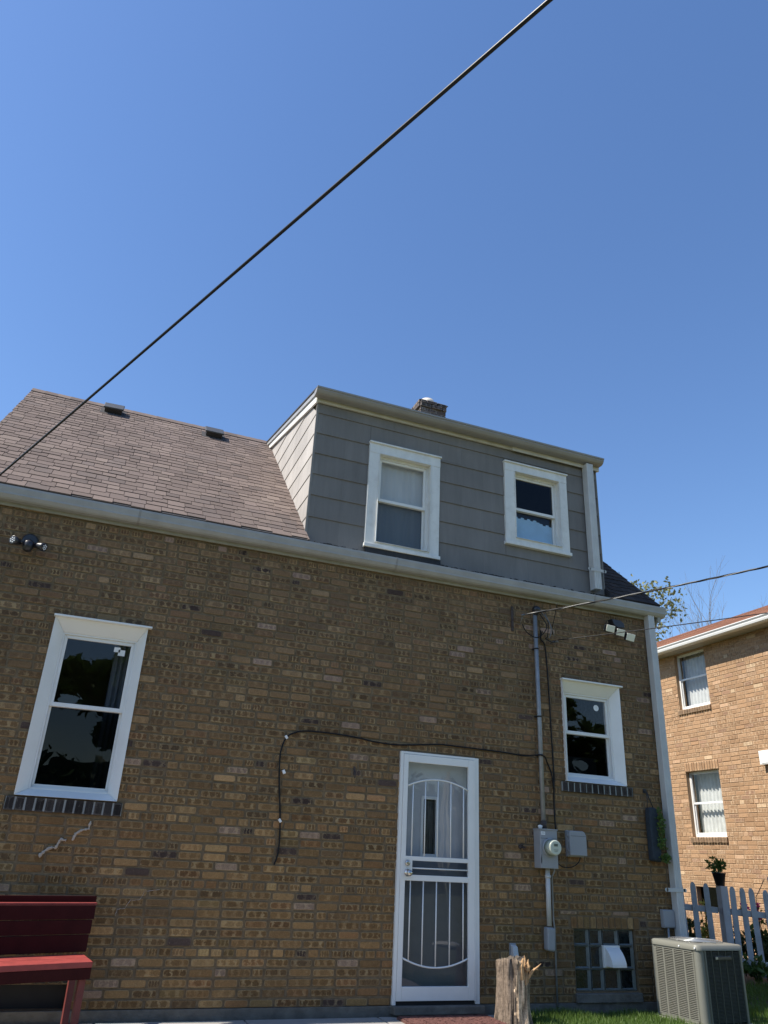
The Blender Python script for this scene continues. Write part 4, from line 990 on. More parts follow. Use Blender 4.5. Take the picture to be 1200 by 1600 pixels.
tag(b.build('wire_stub', M['rust'], loc=(1.337, 0, 1.317)), 'dark tuft of cut wires sticking out of the bricks left of the meter box', 'wires')
b = MB(); b.obox((-1.185, -0.02, 1.835), (1, 0, 0.5), (-.5, 0, 1), (0, -1, 0), 0.012, 0.018, 0.014); tag(b.build('empty_clip', M['label'], bevel=0.003, loc=(-1.185, -0.02, 1.835)), 'loose white cable clip on the bricks right of the hanging cable', 'clip')

# security lights
sl_ = thing('security_light', (2.67, 0, 3.72), 'cream twin-head floodlight with black sensor under the right eave', 'floodlight')
b = MB(); b.lathe([(0.055, 0), (0.055, 0.03), (0.04, 0.035)], (2.66, 0.0, 3.80), (0, -1, 0), 20); b.build('light_base', M['blackplastic'], sl_)
b = MB(); b.prism([(2.575, -0.06, 3.862), (2.60, -0.06, 3.795), (2.65, -0.06, 3.765), (2.755, -0.06, 3.775), (2.745, -0.06, 3.83), (2.70, -0.06, 3.86)], (0, -0.09, -0.01)); b.build('solar_panel', M['blackplastic'], sl_, bevel=0.006)
def head(cx_, cz_, w_, h_, tl, nm='lamp_head', y=-0.15):
    b = MB(); U_ = Vector((math.cos(tl), 0, math.sin(tl))); V_ = Vector((-math.sin(tl) * 0.9, -0.35, math.cos(tl) * 0.9)).normalized(); Nn = U_.cross(V_)
    b.obox((cx_, y, cz_), U_, V_, Nn, w_ / 2, h_ / 2, 0.022); h = b.build(nm, M['blackplastic'], sl_, bevel=0.010, seg=3)
    b = MB(); b.obox(Vector((cx_, y, cz_)) + Nn * 0.0225, U_, V_, Nn, w_ / 2 - 0.004, h_ / 2 - 0.004, 0.004); b.build('lens', M['lamp'], h, bevel=0.008, seg=3)
    b = MB(); b.obox(Vector((cx_, y, cz_)) - Nn * 0.0225, U_, V_, Nn, w_ / 2 - 0.004, h_ / 2 - 0.004, 0.004); b.build('lens', M['lamp'], h, bevel=0.008, seg=3)
head(2.530, 3.728, 0.122, 0.085, -0.06); head(2.670, 3.700, 0.118, 0.085, -0.10); head(2.808, 3.662, 0.122, 0.092, -0.10)
sl2 = thing('security_light', (-3.79, 0, 3.60), 'black twin spotlight with motion sensor high on the left of the wall', 'spotlight')
b = MB(); b.lathe([(0.07, 0), (0.07, 0.03), (0.055, 0.04)], (-3.79, 0.0, 3.655), (0, -1, 0), 20); b.build('light_base', M['blackplastic'], sl2)
b = MB(); b.tube([(-3.79, -0.03, 3.65), (-3.79, -0.11, 3.585)], 0.02, 10); b.build('arm', M['blackplastic'], sl2)
b = MB(); b.lathe([(0.045, 0.0), (0.05, 0.02), (0.048, 0.05), (0.035, 0.085), (0.01, 0.095)], (-3.785, -0.12, 3.61), (0.0, -0.15, -1), 20); b.build('motion_sensor', M['blackplastic'], sl2)
for hx, hz, ax in ((-3.885, 3.590, (-0.55, -0.75, -0.12)), (-3.685, 3.578, (0.78, -0.45, -0.22))):
    a_ = Vector(ax).normalized(); c = Vector((-3.785, -0.115, 3.60)); e = Vector((hx, -0.15, hz))
    b = MB(); b.tube([c, e], 0.012, 8); st_ = e - a_ * 0.02
    b.lathe([(0.022, -0.05), (0.030, -0.02), (0.038, 0.02), (0.039, 0.05), (0.034, 0.05)], e, a_, 20); hd = b.build('spot_head', M['blackplastic'], sl2)
    b = MB(); u_ = a_.orthogonal().normalized(); v_ = a_.cross(u_)
    for q in range(6): b.lathe([(0.007, 0.0), (0.006, 0.006)], e + a_ * 0.048 + (u_ * math.cos(q * math.pi / 3) + v_ * math.sin(q * math.pi / 3)) * 0.020, a_, 8)
    b.lathe([(0.007, 0.0), (0.006, 0.006)], e + a_ * 0.048, a_, 8); b.build('led_lens', M['led'], hd)

# hanging wall planter
def leaves(mb, c, rad, n, size, up=0.3, flat=None):
    for _ in range(n):
        d = Vector((random.gauss(0, 1), random.gauss(0, 1), random.gauss(0, 1))).normalized() * rnd(0.25, 1.0)
        p = Vector(c) + Vector((d.x * rad[0], d.y * rad[1], d.z * rad[2]))
        a = Vector((rnd(-1, 1), rnd(-1, 1), rnd(-0.6, 1) * 1.0 + up)).normalized(); s_ = size * rnd(0.6, 1.3)
        b_ = a.orthogonal().normalized(); b_.rotate(Matrix.Rotation(rnd(0, 6.28), 3, a)); n_ = a.cross(b_)
        i = mb.add([p, p + a * s_ * 0.5 + b_ * s_ * 0.28 + n_ * s_ * 0.06, p + a * s_, p + a * s_ * 0.5 - b_ * s_ * 0.28 + n_ * s_ * 0.06])
        mb.face((i, i + 1, i + 2, i + 3))
wp = thing('hanging_planter', (2.98, -0.05, 1.24), 'dark fabric wall planter with trailing green leaves left of the tall downspout', 'planter')
b = MB(); b.prism([(2.905, -0.01, 1.255), (3.02, -0.01, 1.245), (3.03, -0.01, 1.70), (3.0, -0.01, 1.79), (2.92, -0.01, 1.79), (2.905, -0.01, 1.70)], (0, -0.09, 0)); b.build('planter_bag', M['bag'], wp, bevel=0.02, seg=3)
b = MB(); b.tube([(2.925, -0.05, 1.77), (2.94, -0.04, 1.95)], 0.004, 6); b.tube([(3.00, -0.06, 1.77), (2.94, -0.04, 1.95)], 0.006, 6); b.tube([(2.94, -0.04, 1.95), (2.94, -0.0, 1.96)], 0.006, 6); b.box(2.92, 2.965, -0.012, 0, 1.94, 1.98); b.build('hanger', M['black'], wp)
b = MB()
for z in (1.68, 1.61, 1.53, 1.46, 1.40): leaves(b, (3.015, -0.125, z), (0.045, 0.04, 0.045), 60, 0.034)
leaves(b, (3.035, -0.13, 1.28), (0.06, 0.05, 0.045), 150, 0.036); leaves(b, (3.02, -0.10, 1.75), (0.03, 0.04, 0.03), 18, 0.035)
b.build('foliage', M['leafgreen'], wp)

# =================================================================== CABLES IN THE AIR
def px(p, y=None, depth=None):
    d = (right * ((p[0] - PP[0]) / FPX) + down * ((p[1] - PP[1]) / FPX) + fwd)
    return CAM + d * depth if depth else CAM + d * ((y - CAM.y) / d.y)
wp_ = [(-420, 1085, 14.0)] + [(x, y, 1 / (0.357 - (859 - x) / 859 * 0.203)) for x, y in ((0, 742), (100, 656.5), (287, 498), (473, 340), (634, 200), (859, 0))] + [(1150, -268, 1 / 0.42), (1700, -800, 1 / 0.50)]
P3 = [px((x, y), depth=d) for x, y, d in wp_[1:7]]
dirv = (P3[-1] - P3[0]).normalized()
# straight span between two fixed far ends, with the sag of a real cable
A_, B_ = P3[0], P3[-1]; L_ = (B_ - A_)
pts = []
for t in np.linspace(-1.6, 4.2, 60):
    p = A_ + L_ * t; p.z += 0.020 * (t * (t - 1)) ; pts.append(p)
b = MB(); b.tube(pts, 0.0088, 10)
tag(b.build('overhead_cable', M['cable'], loc=pts[0]), 'long thick black overhead cable crossing the whole sky from upper right to lower left', 'cable')
# service drop: two twisted black conductors around a bare neutral
def twisted(name, a, e, label, sag, r1, bare_from=None, n=90, strands=3, length=3.2):
    o = thing(name, a, label, 'cable'); a = Vector(a); e = Vector(e); d = e - a
    u_ = d.cross(Vector((0, 0, 1))).normalized(); v_ = u_.cross(d).normalized()
    for s_ in range(strands):
        b = MB(); P = []
        for q in range(n * int(length) + 1):
            t = q / n; p = a + d * t + Vector((0, 0, sag * (t * t - t)))
            an = t * 9.0 * 2 * math.pi / 2 + s_ * 2 * math.pi / strands; rr = r1 * (0.9 if strands > 1 else 0)
            P.append(p + (u_ * math.cos(an) + v_ * math.sin(an)) * rr)
        b.tube(P, r1 * (0.85 if strands > 1 else 1.0), 5, smooth=True); b.build('conductor' if s_ else 'neutral_wire', M['cable'] if s_ or strands == 1 else M['barewire'], o)
    return o
drop = twisted('service_drop', px((822, 960), y=-0.14), px((1200, 885), y=-2.2), 'twisted electric service cable from the mast rising to the right over the roof corner', 0.06, 0.0062)
tw = twisted('phone_line', px((872, 1000), y=-0.06), px((1200, 957.5), y=-1.9), 'thin dark line below the twisted service cable, passing the cream floodlight', 0.03, 0.0055, strands=1)
b = MB(); a = px((817, 961), y=-0.13); b.tube([a, px((852, 953.5), y=-0.33)], 0.006, 8); b.lathe([(0.012, -0.02), (0.014, 0.02)], a, (1, -0.5, 0.3), 10)
b.tube([a, a + Vector((-0.005, 0.06, -0.10)), (1.38, -0.0, 3.64)], 0.004, 6); b.build('dead_end_clamp', M['barewire'], drop)
ch_ = MB()
for path in ([(1.38, -0.10, 3.62), (1.42, -0.12, 3.53), (1.53, -0.13, 3.48), (1.62, -0.14, 3.53), (1.68, -0.13, 3.64), (1.62, -0.09, 3.78)],
             [(1.62, -0.10, 3.80), (1.69, -0.14, 3.70), (1.68, -0.14, 3.52), (1.66, -0.12, 3.49)], [(1.72, -0.30, 3.86), (1.735, -0.2, 3.70), (1.74, -0.15, 3.62), (1.76, -0.12, 3.55)],
             [(1.66, -0.12, 3.49), (1.74, -0.10, 3.47), (1.79, -0.08, 3.47), (1.83, -0.07, 3.50)], [(1.64, -0.10, 3.58), (1.63, -0.08, 3.52), (1.65, -0.05, 3.55)]):
    bb, _ = cable('c', path, 0.0055, '', ''); off = len(ch_.v); ch_.v += bb.v
    for f_, sm in zip(bb.f, bb.smooth): ch_.face([i + off for i in f_], smooth=sm)
ch_.build('drip_loop', M['cable'], drop)
ch_ = MB()
for path in ([(1.62, -0.105, 3.81), (1.70, -0.15, 3.68), (1.715, -0.16, 3.56), (1.69, -0.15, 3.49)], [(1.67, -0.12, 3.78), (1.73, -0.15, 3.62), (1.78, -0.12, 3.53)]):
    bb, _ = cable('c', path, 0.005, '', ''); off = len(ch_.v); ch_.v += bb.v
    for f_, sm in zip(bb.f, bb.smooth): ch_.face([i + off for i in f_], smooth=sm)
ch_.build('drip_loop', M['barewire'], drop)
b = MB(); b.tube([(1.80, -0.05, 3.485), (1.87, -0.06, 3.50)], 0.012, 8); b.tube([(1.80, 0.0, 3.47), (1.80, -0.05, 3.485)], 0.006, 6); b.build('wall_clamp', M['barewire'], tw)

# =================================================================== RED BENCH
bench = thing('bench', (-3.25, -0.5, GZ), 'red painted wooden bench with slatted back against the brick wall', 'bench')
# seat corner measured on the photo: right end back (-2.60,-0.15), front (-2.62,-0.66); turned a little
th_ = R(22); bu = Vector((-math.cos(th_), -math.sin(th_), 0)); bf = Vector((math.sin(R(7)), -math.cos(R(7)), 0))
o0 = Vector((-2.672, -0.19, 0))
def bpt(a, f_, z): return o0 + bu * a + bf * f_ + Vector((0, 0, z))
def bbox(a0, a1, f0, f1, z0, z1, nm, mt, tilt=0.0):
    b = MB(); b.hexa([bpt(a0, f0, z0), bpt(a1, f0, z0), bpt(a1, f1, z0), bpt(a0, f1, z0), bpt(a0, f0 - tilt, z1), bpt(a1, f0 - tilt, z1), bpt(a1, f1 - tilt, z1), bpt(a0, f1 - tilt, z1)])
    return b.build(nm, mt, bench, bevel=0.003)
LB = 1.45
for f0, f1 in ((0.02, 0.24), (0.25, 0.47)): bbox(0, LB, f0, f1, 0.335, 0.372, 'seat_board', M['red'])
bbox(0.0, LB, 0.435, 0.468, 0.262, 0.334, 'apron', M['shadered'])
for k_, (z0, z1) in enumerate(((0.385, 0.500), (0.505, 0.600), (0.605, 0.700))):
    bbox(-0.02 - 0.01 * k_, LB, 0.0 - k_ * 0.012, 0.022 - k_ * 0.012, z0, z1, 'back_board', M['shadered'], 0.012)
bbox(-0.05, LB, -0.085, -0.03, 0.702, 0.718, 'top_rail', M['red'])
bbox(-0.05, LB, -0.12, -0.10, 0.66, 0.762, 'back_board', M['shadered'], 0.0)
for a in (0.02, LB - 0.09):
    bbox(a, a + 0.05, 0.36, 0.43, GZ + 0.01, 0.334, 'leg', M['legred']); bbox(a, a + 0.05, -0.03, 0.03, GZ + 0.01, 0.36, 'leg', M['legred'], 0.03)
    bbox(a + 0.0, a + 0.05, 0.032, 0.358, 0.27, 0.333, 'seat_rail', M['shadered'])
bbox(0.06, LB - 0.06, 0.33, 0.355, GZ + 0.03, GZ + 0.10, 'stretcher', M['red'])

# =================================================================== STUMP
st = thing('tree_stump', (0.98, -0.42, GZ), 'grey barked tree stump with a torn orange break at its top right', 'tree stump')
b = MB(); RG = []; n_ = 96; rows = 26; cx_, cy_ = 0.985, -0.42
for r_ in range(rows + 1):
    t = r_ / rows; z = GZ - 0.05 + t * 0.545
    for q in range(n_):
        a = 2 * math.pi * q / n_; rr = 0.138 + 0.05 * (1 - t) ** 4
        rr += 0.012 * math.sin(a * 3 + 1) + 0.008 * math.sin(a * 5 + t * 2)
        nv = noise.noise(Vector((math.cos(a) * 5.0, math.sin(a) * 5.0, z * 1.6))); nf = noise.noise(Vector((math.cos(a) * 17, math.sin(a) * 17, z * 5)))
        ridge = abs(noise.noise(Vector((math.cos(a) * 9 + 3, math.sin(a) * 9, z * 2.2))))
        rr += 0.016 * nv + 0.007 * nf - 0.016 * (1 - min(1, ridge * 5))
        zz = z
        if r_ == rows: zz = z + 0.02 * math.sin(a * 2) + 0.02 * nf
        # broken shoulder on the right-hand side
        da = math.cos(a - R(-35)); 
        if t > 0.62 and da > 0.55: rr -= 0.05 * (t - 0.62) / 0.38 * (da - 0.55) * 2.2
        b.v.append((cx_ + rr * math.cos(a), cy_ + rr * math.sin(a), zz)); RG.append(min(1, ridge * 4))
for r_ in range(rows):
    for q in range(n_):
        w2_ = (q + 1) % n_; b.face((r_ * n_ + q, r_ * n_ + w2_, (r_ + 1) * n_ + w2_, (r_ + 1) * n_ + q), smooth=True)
c_ = len(b.v); b.v.append((cx_, cy_, GZ + 0.48))
for q in range(n_): b.face((rows * n_ + q, rows * n_ + (q + 1) % n_, c_))
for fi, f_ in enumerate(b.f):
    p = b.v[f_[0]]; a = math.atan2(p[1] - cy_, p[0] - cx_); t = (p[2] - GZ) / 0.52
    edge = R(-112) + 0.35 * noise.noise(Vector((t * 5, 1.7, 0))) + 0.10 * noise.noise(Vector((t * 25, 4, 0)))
    k_ = rnd(0.85, 1.15) * (0.35 + 0.95 * (RG[f_[0]] if f_[0] < len(RG) else 1)); col = (0.46 * k_, 0.34 * k_, 0.225 * k_) if edge < a < R(10) else (0.125 * k_, 0.097 * k_, 0.074 * k_)  # stripped wood front right; its sunlight and the furrows' shade painted in
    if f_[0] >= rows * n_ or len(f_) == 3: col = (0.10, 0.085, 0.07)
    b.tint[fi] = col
b.build('trunk', tint_mat('stripped_bark_painted_light', 0.95, 0.55, 34.0, 1.0, 0.15), st)
b = MB()
for k_ in range(34):
    a = R(rnd(-70, 5)); rr = rnd(0.09, 0.145); zb = GZ + rnd(0.30, 0.44); p = Vector((cx_ + rr * math.cos(a), cy_ + rr * math.sin(a), zb))
    e = p + Vector((rnd(-0.012, 0.012), rnd(-0.012, 0.01), rnd(0.03, 0.11))); s_ = rnd(0.006, 0.016); m_ = (p + e) / 2 + Vector((rnd(-.008, .008), rnd(-.008, .008), 0))
    b.tube([p, m_, e], [s_, s_ * 0.9, s_ * 0.15], 5, smooth=False)
b.tube([(1.05, -0.52, 0.22), (1.10, -0.55, 0.30), (1.15, -0.56, 0.335), (1.185, -0.56, 0.36)], [0.016, 0.012, 0.008, 0.003], 6, smooth=False)
b.tube([(1.00, -0.54, 0.24), (0.99, -0.55, 0.34), (1.01, -0.55, 0.40)], [0.03, 0.022, 0.006], 7, smooth=False)
b.tube([(1.12, -0.54, 0.32), (1.16, -0.55, 0.31)], [0.008, 0.002], 5, smooth=False)
b.build('torn_splinter', M['rawwood'], st)

# =================================================================== AIR CONDITIONER
ac = thing('air_conditioner', (2.98, -0.50, GZ), 'grey green outdoor air conditioner with louvred sides on the grass by the wall', 'air conditioner')
AS = 0.60; at = R(5.2); au = Vector((math.cos(at), math.sin(at), 0)); av = Vector((-math.sin(at), math.cos(at), 0)); a0 = Vector((2.72, -0.82, 0))
AZ0, AZ1 = GZ + 0.01, 0.545
def apt(u, v, z): return a0 + au * u + av * v + Vector((0, 0, z))
def abox(u0, u1, v0, v1, z0, z1, nm, mt, parent=None, bevel=0.004, seg=2):
    b = MB(); b.hexa([apt(u0, v0, z0), apt(u1, v0, z0), apt(u1, v1, z0), apt(u0, v1, z0), apt(u0, v0, z1), apt(u1, v0, z1), apt(u1, v1, z1), apt(u0, v1, z1)]); return b.build(nm, mt, parent or ac, bevel=bevel, seg=seg)
abox(-0.02, AS + 0.02, -0.02, AS + 0.02, GZ - 0.03, GZ + 0.025, 'pad', M['concrete'])
abox(0.03, AS - 0.03, 0.03, AS - 0.03, AZ0, AZ1 - 0.03, 'coil', M['accoil'], bevel=0.02)
# rounded corner panels
cr = 0.05
def corner(u, v, a_start, nm='corner_panel', w1=0.11, w2=0.03):
    b = MB(); P = []
    cu = u + (cr if u < AS / 2 else -cr); cv = v + (cr if v < AS / 2 else -cr)
    for q in range(7):
        a = R(a_start + q * 15); P.append((cu + cr * math.cos(a), cv + cr * math.sin(a)))
    t0 = Vector((-math.sin(R(a_start)), math.cos(R(a_start)))); t1 = Vector((-math.sin(R(a_start + 90)), math.cos(R(a_start + 90))))
    P = [(P[0][0] - t0.x * w1, P[0][1] - t0.y * w1)] + P + [(P[-1][0] + t1.x * w2, P[-1][1] + t1.y * w2)]
    i = b.add([apt(p[0], p[1], AZ0 + 0.02) for p in P] + [apt(p[0], p[1], AZ1 - 0.035) for p in P]); n = len(P)
    for q in range(n - 1): b.face((i + q, i + q + 1, i + n + q + 1, i + n + q), smooth=True)
    b.build(nm, M['acpaint'], ac)
corner(0, 0, 180, w1=0.03, w2=0.05); corner(AS, 0, 270, w1=0.02, w2=0.02); corner(0, AS, 90, w1=0.02, w2=0.02); corner(AS, AS, 0, w1=0.02, w2=0.02)
# rims
b = MB(); 
def rim(z0, z1, grow):
    P = []
    for (cu, cv, s_) in ((AS - cr, AS - cr, 0), (cr, AS - cr, 90), (cr, cr, 180), (AS - cr, cr, 270)):
        for q in range(7): a = R(s_ + q * 15); P.append((cu + (cr + grow) * math.cos(a), cv + (cr + grow) * math.sin(a)))
    return P
P = rim(0, 0, 0.008); Q = rim(0, 0, -0.012); n = len(P)
i = b.add([apt(*p, AZ1 - 0.045) for p in P] + [apt(*p, AZ1 - 0.006) for p in P] + [apt(*p, AZ1 + 0.004) for p in Q])
for q in range(n):
    r_ = (q + 1) % n; b.face((i + q, i + r_, i + n + r_, i + n + q), smooth=True); b.face((i + n + q, i + n + r_, i + 2 * n + r_, i + 2 * n + q), smooth=True)
# top deck from rim to the round fan opening
cu = AS / 2; m_ = 28; ang0 = [math.atan2(Q[q][1] - cu, Q[q][0] - cu) for q in range(n)]
j = b.add([apt(cu + 0.245 * math.cos(a), cu + 0.245 * math.sin(a), AZ1 + 0.010) for a in ang0] + [apt(cu + 0.235 * math.cos(a), cu + 0.235 * math.sin(a), AZ1 - 0.03) for a in ang0])
for q in range(n):
    r_ = (q + 1) % n; b.face((i + 2 * n + q, i + 2 * n + r_, j + r_, j + q), smooth=True); b.face((j + q, j + r_, j + n + r_, j + n + q), smooth=True)
b.build('top_cover', M['acpaint'], ac)
b = MB()
for k_ in range(1, 12):
    r_ = 0.02 + k_ * 0.0205; b.tube([apt(cu + r_ * math.cos(a), cu + r_ * math.sin(a), AZ1 + 0.018 + 0.012 * (1 - r_ / 0.25)) for a in np.linspace(0, 2 * math.pi, 40)], 0.0022, 4)
for k_ in range(8):
    a = k_ * math.pi / 4; b.tube([apt(cu, cu, AZ1 + 0.028), apt(cu + 0.25 * math.cos(a), cu + 0.25 * math.sin(a), AZ1 + 0.012)], 0.003, 4)
b.build('fan_guard', M['fanguard'], ac)
b = MB(); b.lathe([(0.07, 0), (0.07, 0.02), (0.05, 0.03)], apt(cu, cu, AZ1 - 0.01), (0, 0, 1), 20)
for k_ in range(4):
    a = k_ * math.pi / 2 + 0.4; b.obox(apt(cu + 0.13 * math.cos(a), cu + 0.13 * math.sin(a), AZ1 - 0.05), (math.cos(a), math.sin(a), 0), (-math.sin(a), math.cos(a), 0.5), (0, 0, 1), 0.09, 0.05, 0.002)
b.build('fan', M['fanguard'], ac)
# left louvred face: four columns of slats
cols = [(0.045 + k_ * 0.1275, 0.045 + k_ * 0.1275 + 0.110) for k_ in range(4)]   # measured from the far end towards the near corner
zs0, zs1 = AZ0 + 0.045, AZ1 - 0.065; NS = 38; pz = (zs1 - zs0) / NS
side_l = MB()
def lv(v0, v1, z0, z1): side_l.hexa([apt(0.0, v0, z0), apt(0.006, v0, z0), apt(0.006, v1, z0), apt(0.0, v1, z0), apt(0.0, v0, z1), apt(0.006, v0, z1), apt(0.006, v1, z1), apt(0.0, v1, z1)])
vv = lambda s_: AS - s_
edges = [0.02] + [e for c in cols for e in c] + [0.545]
for a, c in zip(edges[0::2], edges[1::2]): lv(vv(c), vv(a), AZ0 + 0.02, AZ1 - 0.044)
for a, c in cols: lv(vv(c) + 0.0002, vv(a) - 0.0002, AZ0 + 0.02, zs0); lv(vv(c) + 0.0002, vv(a) - 0.0002, zs1, AZ1 - 0.044)
lp = side_l.build('louvred_panel', M['acpaint'], ac)
proto = None
for a, c in cols:
    for k_ in range(NS):
        z = zs0 + k_ * pz
        if proto is None:
            b = MB(); b.hexa([apt(-0.003, vv(c), z), apt(0.002, vv(c), z + 0.002), apt(0.002, vv(a), z + 0.002), apt(-0.003, vv(a), z), apt(-0.002, vv(c), z + 0.0025), apt(0.010, vv(c), z + pz * 0.46), apt(0.010, vv(a), z + pz * 0.46), apt(-0.002, vv(a), z + 0.0025)])
            proto = b.build('slat', M['acpaint'], lp, loc=apt(0, vv(c), z)); p0 = apt(0, vv(c), z)
        else:
            o = proto.copy(); COL.objects.link(o); o.parent = lp; o.location = proto.location + (apt(0, vv(c), z) - p0)
# front louvred face: narrow ribs and many fine slats, shade painted into their colour
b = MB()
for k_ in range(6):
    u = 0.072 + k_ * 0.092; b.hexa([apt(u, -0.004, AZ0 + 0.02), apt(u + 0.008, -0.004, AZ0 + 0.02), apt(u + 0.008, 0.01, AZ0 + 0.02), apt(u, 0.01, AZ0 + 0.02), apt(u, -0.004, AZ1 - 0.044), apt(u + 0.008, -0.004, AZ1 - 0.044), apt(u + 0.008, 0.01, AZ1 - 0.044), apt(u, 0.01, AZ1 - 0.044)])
b.build('rib', mat('rib_painted_shade', (0.05, 0.055, 0.045), 0.5), ac, kind='stuff')
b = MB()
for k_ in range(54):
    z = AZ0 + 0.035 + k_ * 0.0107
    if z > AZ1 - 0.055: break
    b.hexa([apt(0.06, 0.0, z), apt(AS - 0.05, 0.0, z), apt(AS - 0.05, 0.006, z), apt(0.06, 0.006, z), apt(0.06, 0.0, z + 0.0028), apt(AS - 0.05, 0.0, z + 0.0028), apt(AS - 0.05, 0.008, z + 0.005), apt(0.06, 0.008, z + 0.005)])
b.build('grille_slats', mat('grille_painted_shade', (0.06, 0.065, 0.055), 0.5), ac, kind='stuff')
b = MB(); b.hexa([apt(0.20, -0.012, 0.425), apt(0.42, -0.012, 0.425), apt(0.42, -0.003, 0.425), apt(0.20, -0.003, 0.425), apt(0.20, -0.012, 0.455), apt(0.42, -0.012, 0.455), apt(0.42, -0.003, 0.455), apt(0.20, -0.003, 0.455)]); bd = b.build('name_badge', mat('badge', (0.05, 0.05, 0.05), 0.3), ac, bevel=0.008, seg=3)
b = MB(); b.hexa([apt(0.205, -0.015, 0.43), apt(0.235, -0.015, 0.43), apt(0.235, -0.0125, 0.43), apt(0.205, -0.0125, 0.43), apt(0.205, -0.015, 0.45), apt(0.235, -0.015, 0.45), apt(0.235, -0.0125, 0.45), apt(0.205, -0.0125, 0.45)]); b.build('badge_emblem', M['fanguard'], bd)
for u, v in ((-0.008, 0.22), (-0.006, 0.03)):
    b = MB(); b.lathe([(0.009, 0), (0.006, 0.006)], apt(u, v, AZ1 - 0.028), -au, 8); b.build('screw', M['led'], ac)

# =================================================================== PICKET FENCE
fence = thing('picket_fence', (5.68, 1.92, GZ), 'weathered white picket fence between the brick house and the tan neighbouring house', 'fence')
F0 = Vector((5.29, 2.2, 0)); fd = Vector((0.85, -0.6, 0)).normalized(); fn_ = Vector((-fd.y, fd.x, 0)) * -1   # towards the camera
ftop = lambda s_: 1.045 - 0.045 * s_
def fpt(s_, n_, z): return F0 + fd * s_ + fn_ * n_ + Vector((0, 0, z))
def picket(s_, lean=0.0, y=0.0):
    w_ = 0.036; zt = ftop(s_) + rnd(-0.008, 0.008); zb = zt - 1.06
    P = [(-w_, zb), (w_, zb), (w_, zt - 0.07), (w_ * 0.82, zt - 0.03), (w_ * 0.35, zt), (-w_ * 0.35, zt), (-w_ * 0.82, zt - 0.03), (-w_, zt - 0.07)]
    b = MB(); b.prism([fpt(s_ + p[0] + lean * (p[1] - zb), 0.021, p[1]) for p in P], fn_ * 0.019)
    b.build('picket', M['fence'], fence, loc=fpt(s_, 0.02, zb))
s_list = [-1.84 + k_ * 0.155 for k_ in range(11)] + [-0.045, 0.110, 0.290, 0.600, 0.741, 0.872, 1.038] + [1.19 + 0.155 * k_ for k_ in range(13)]
for s_ in s_list: picket(s_, rnd(-0.02, 0.02))
for a, c, z0, z1, o_ in ((-2.4, 0.40, 0.69, 0.765, 0), (0.56, 3.3, 0.69, 0.765, 0), (-2.4, 0.40, 0.10, 0.17, 0), (0.56, 3.3, 0.10, 0.17, 0)):
    dz = lambda s_: -0.045 * s_
    b = MB(); b.hexa([fpt(a, -0.02, z0 + dz(a)), fpt(c, -0.02, z0 + dz(c)), fpt(c, 0.020, z0 + dz(c)), fpt(a, 0.020, z0 + dz(a)), fpt(a, -0.02, z1 + dz(a)), fpt(c, -0.02, z1 + dz(c)), fpt(c, 0.020, z1 + dz(c)), fpt(a, 0.020, z1 + dz(a))])
    b.build('rail', M['fence'], fence, bevel=0.004)
def post(s_):
    b = MB(); pu = Vector((1, -0.15, 0)).normalized(); b.obox(fpt(s_, 0.0, 0.44), pu, (-pu.y, pu.x, 0), (0, 0, 1), 0.055, 0.055, 0.575); b.build('post', M['fence'], fence, bevel=0.004)
post(0.485); post(2.6)
# potted plant on the post
pc = fpt(0.47, 0.0, 1.018)
pp = thing('potted_plant', pc, 'small leafy green plant in a black pot on the fence post', 'potted plant')
b = MB(); b.lathe([(0.056, 0), (0.060, 0.01), (0.088, 0.15), (0.094, 0.152), (0.094, 0.166), (0.084, 0.166), (0.080, 0.14)], pc, (0, 0, 1), 24); b.build('pot', M['potblack'], pp)
b = MB()
for k_ in range(16):
    a = rnd(0, 6.28); l_ = rnd(0.08, 0.2); e = pc + Vector((math.cos(a) * l_ * 0.6, math.sin(a) * l_ * 0.6, 0.15 + rnd(0.06, 0.20))); b.tube([pc + Vector((0, 0, 0.14)), (pc + Vector((0, 0, 0.14)) + e) / 2 + Vector((0, 0, 0.03)), e], 0.003, 4)
    leaves(b, e, (0.035, 0.035, 0.03), 10, 0.05); leaves(b, (pc + e) / 2 + Vector((0, 0, 0.07)), (0.03, 0.03, 0.04), 8, 0.045)
b.build('foliage', M['leafgreen'], pp)
# garden ornament leaning in at the right edge: pale disc on a bent stem
orn = thing('garden_spinner', fpt(1.15, -0.3, GZ), 'pale oval garden ornament on a thin bent stem behind the fence', 'garden ornament')
b = MB(); q0 = px((1181, 1402), y=1.9); b.tube([Vector((q0.x, 1.9, GZ)), q0, px((1188, 1388), y=1.88), px((1194, 1374), y=1.86)], 0.005, 6); b.build('stem', M['rust'], orn)
b = MB(); b.lathe([(0.005, -0.02), (0.075, -0.012), (0.095, 0.0), (0.075, 0.012), (0.005, 0.02)], px((1203, 1381), y=1.84), (0.6, -0.8, 0.15), 24); b.build('disc', M['boxgrey'], orn)
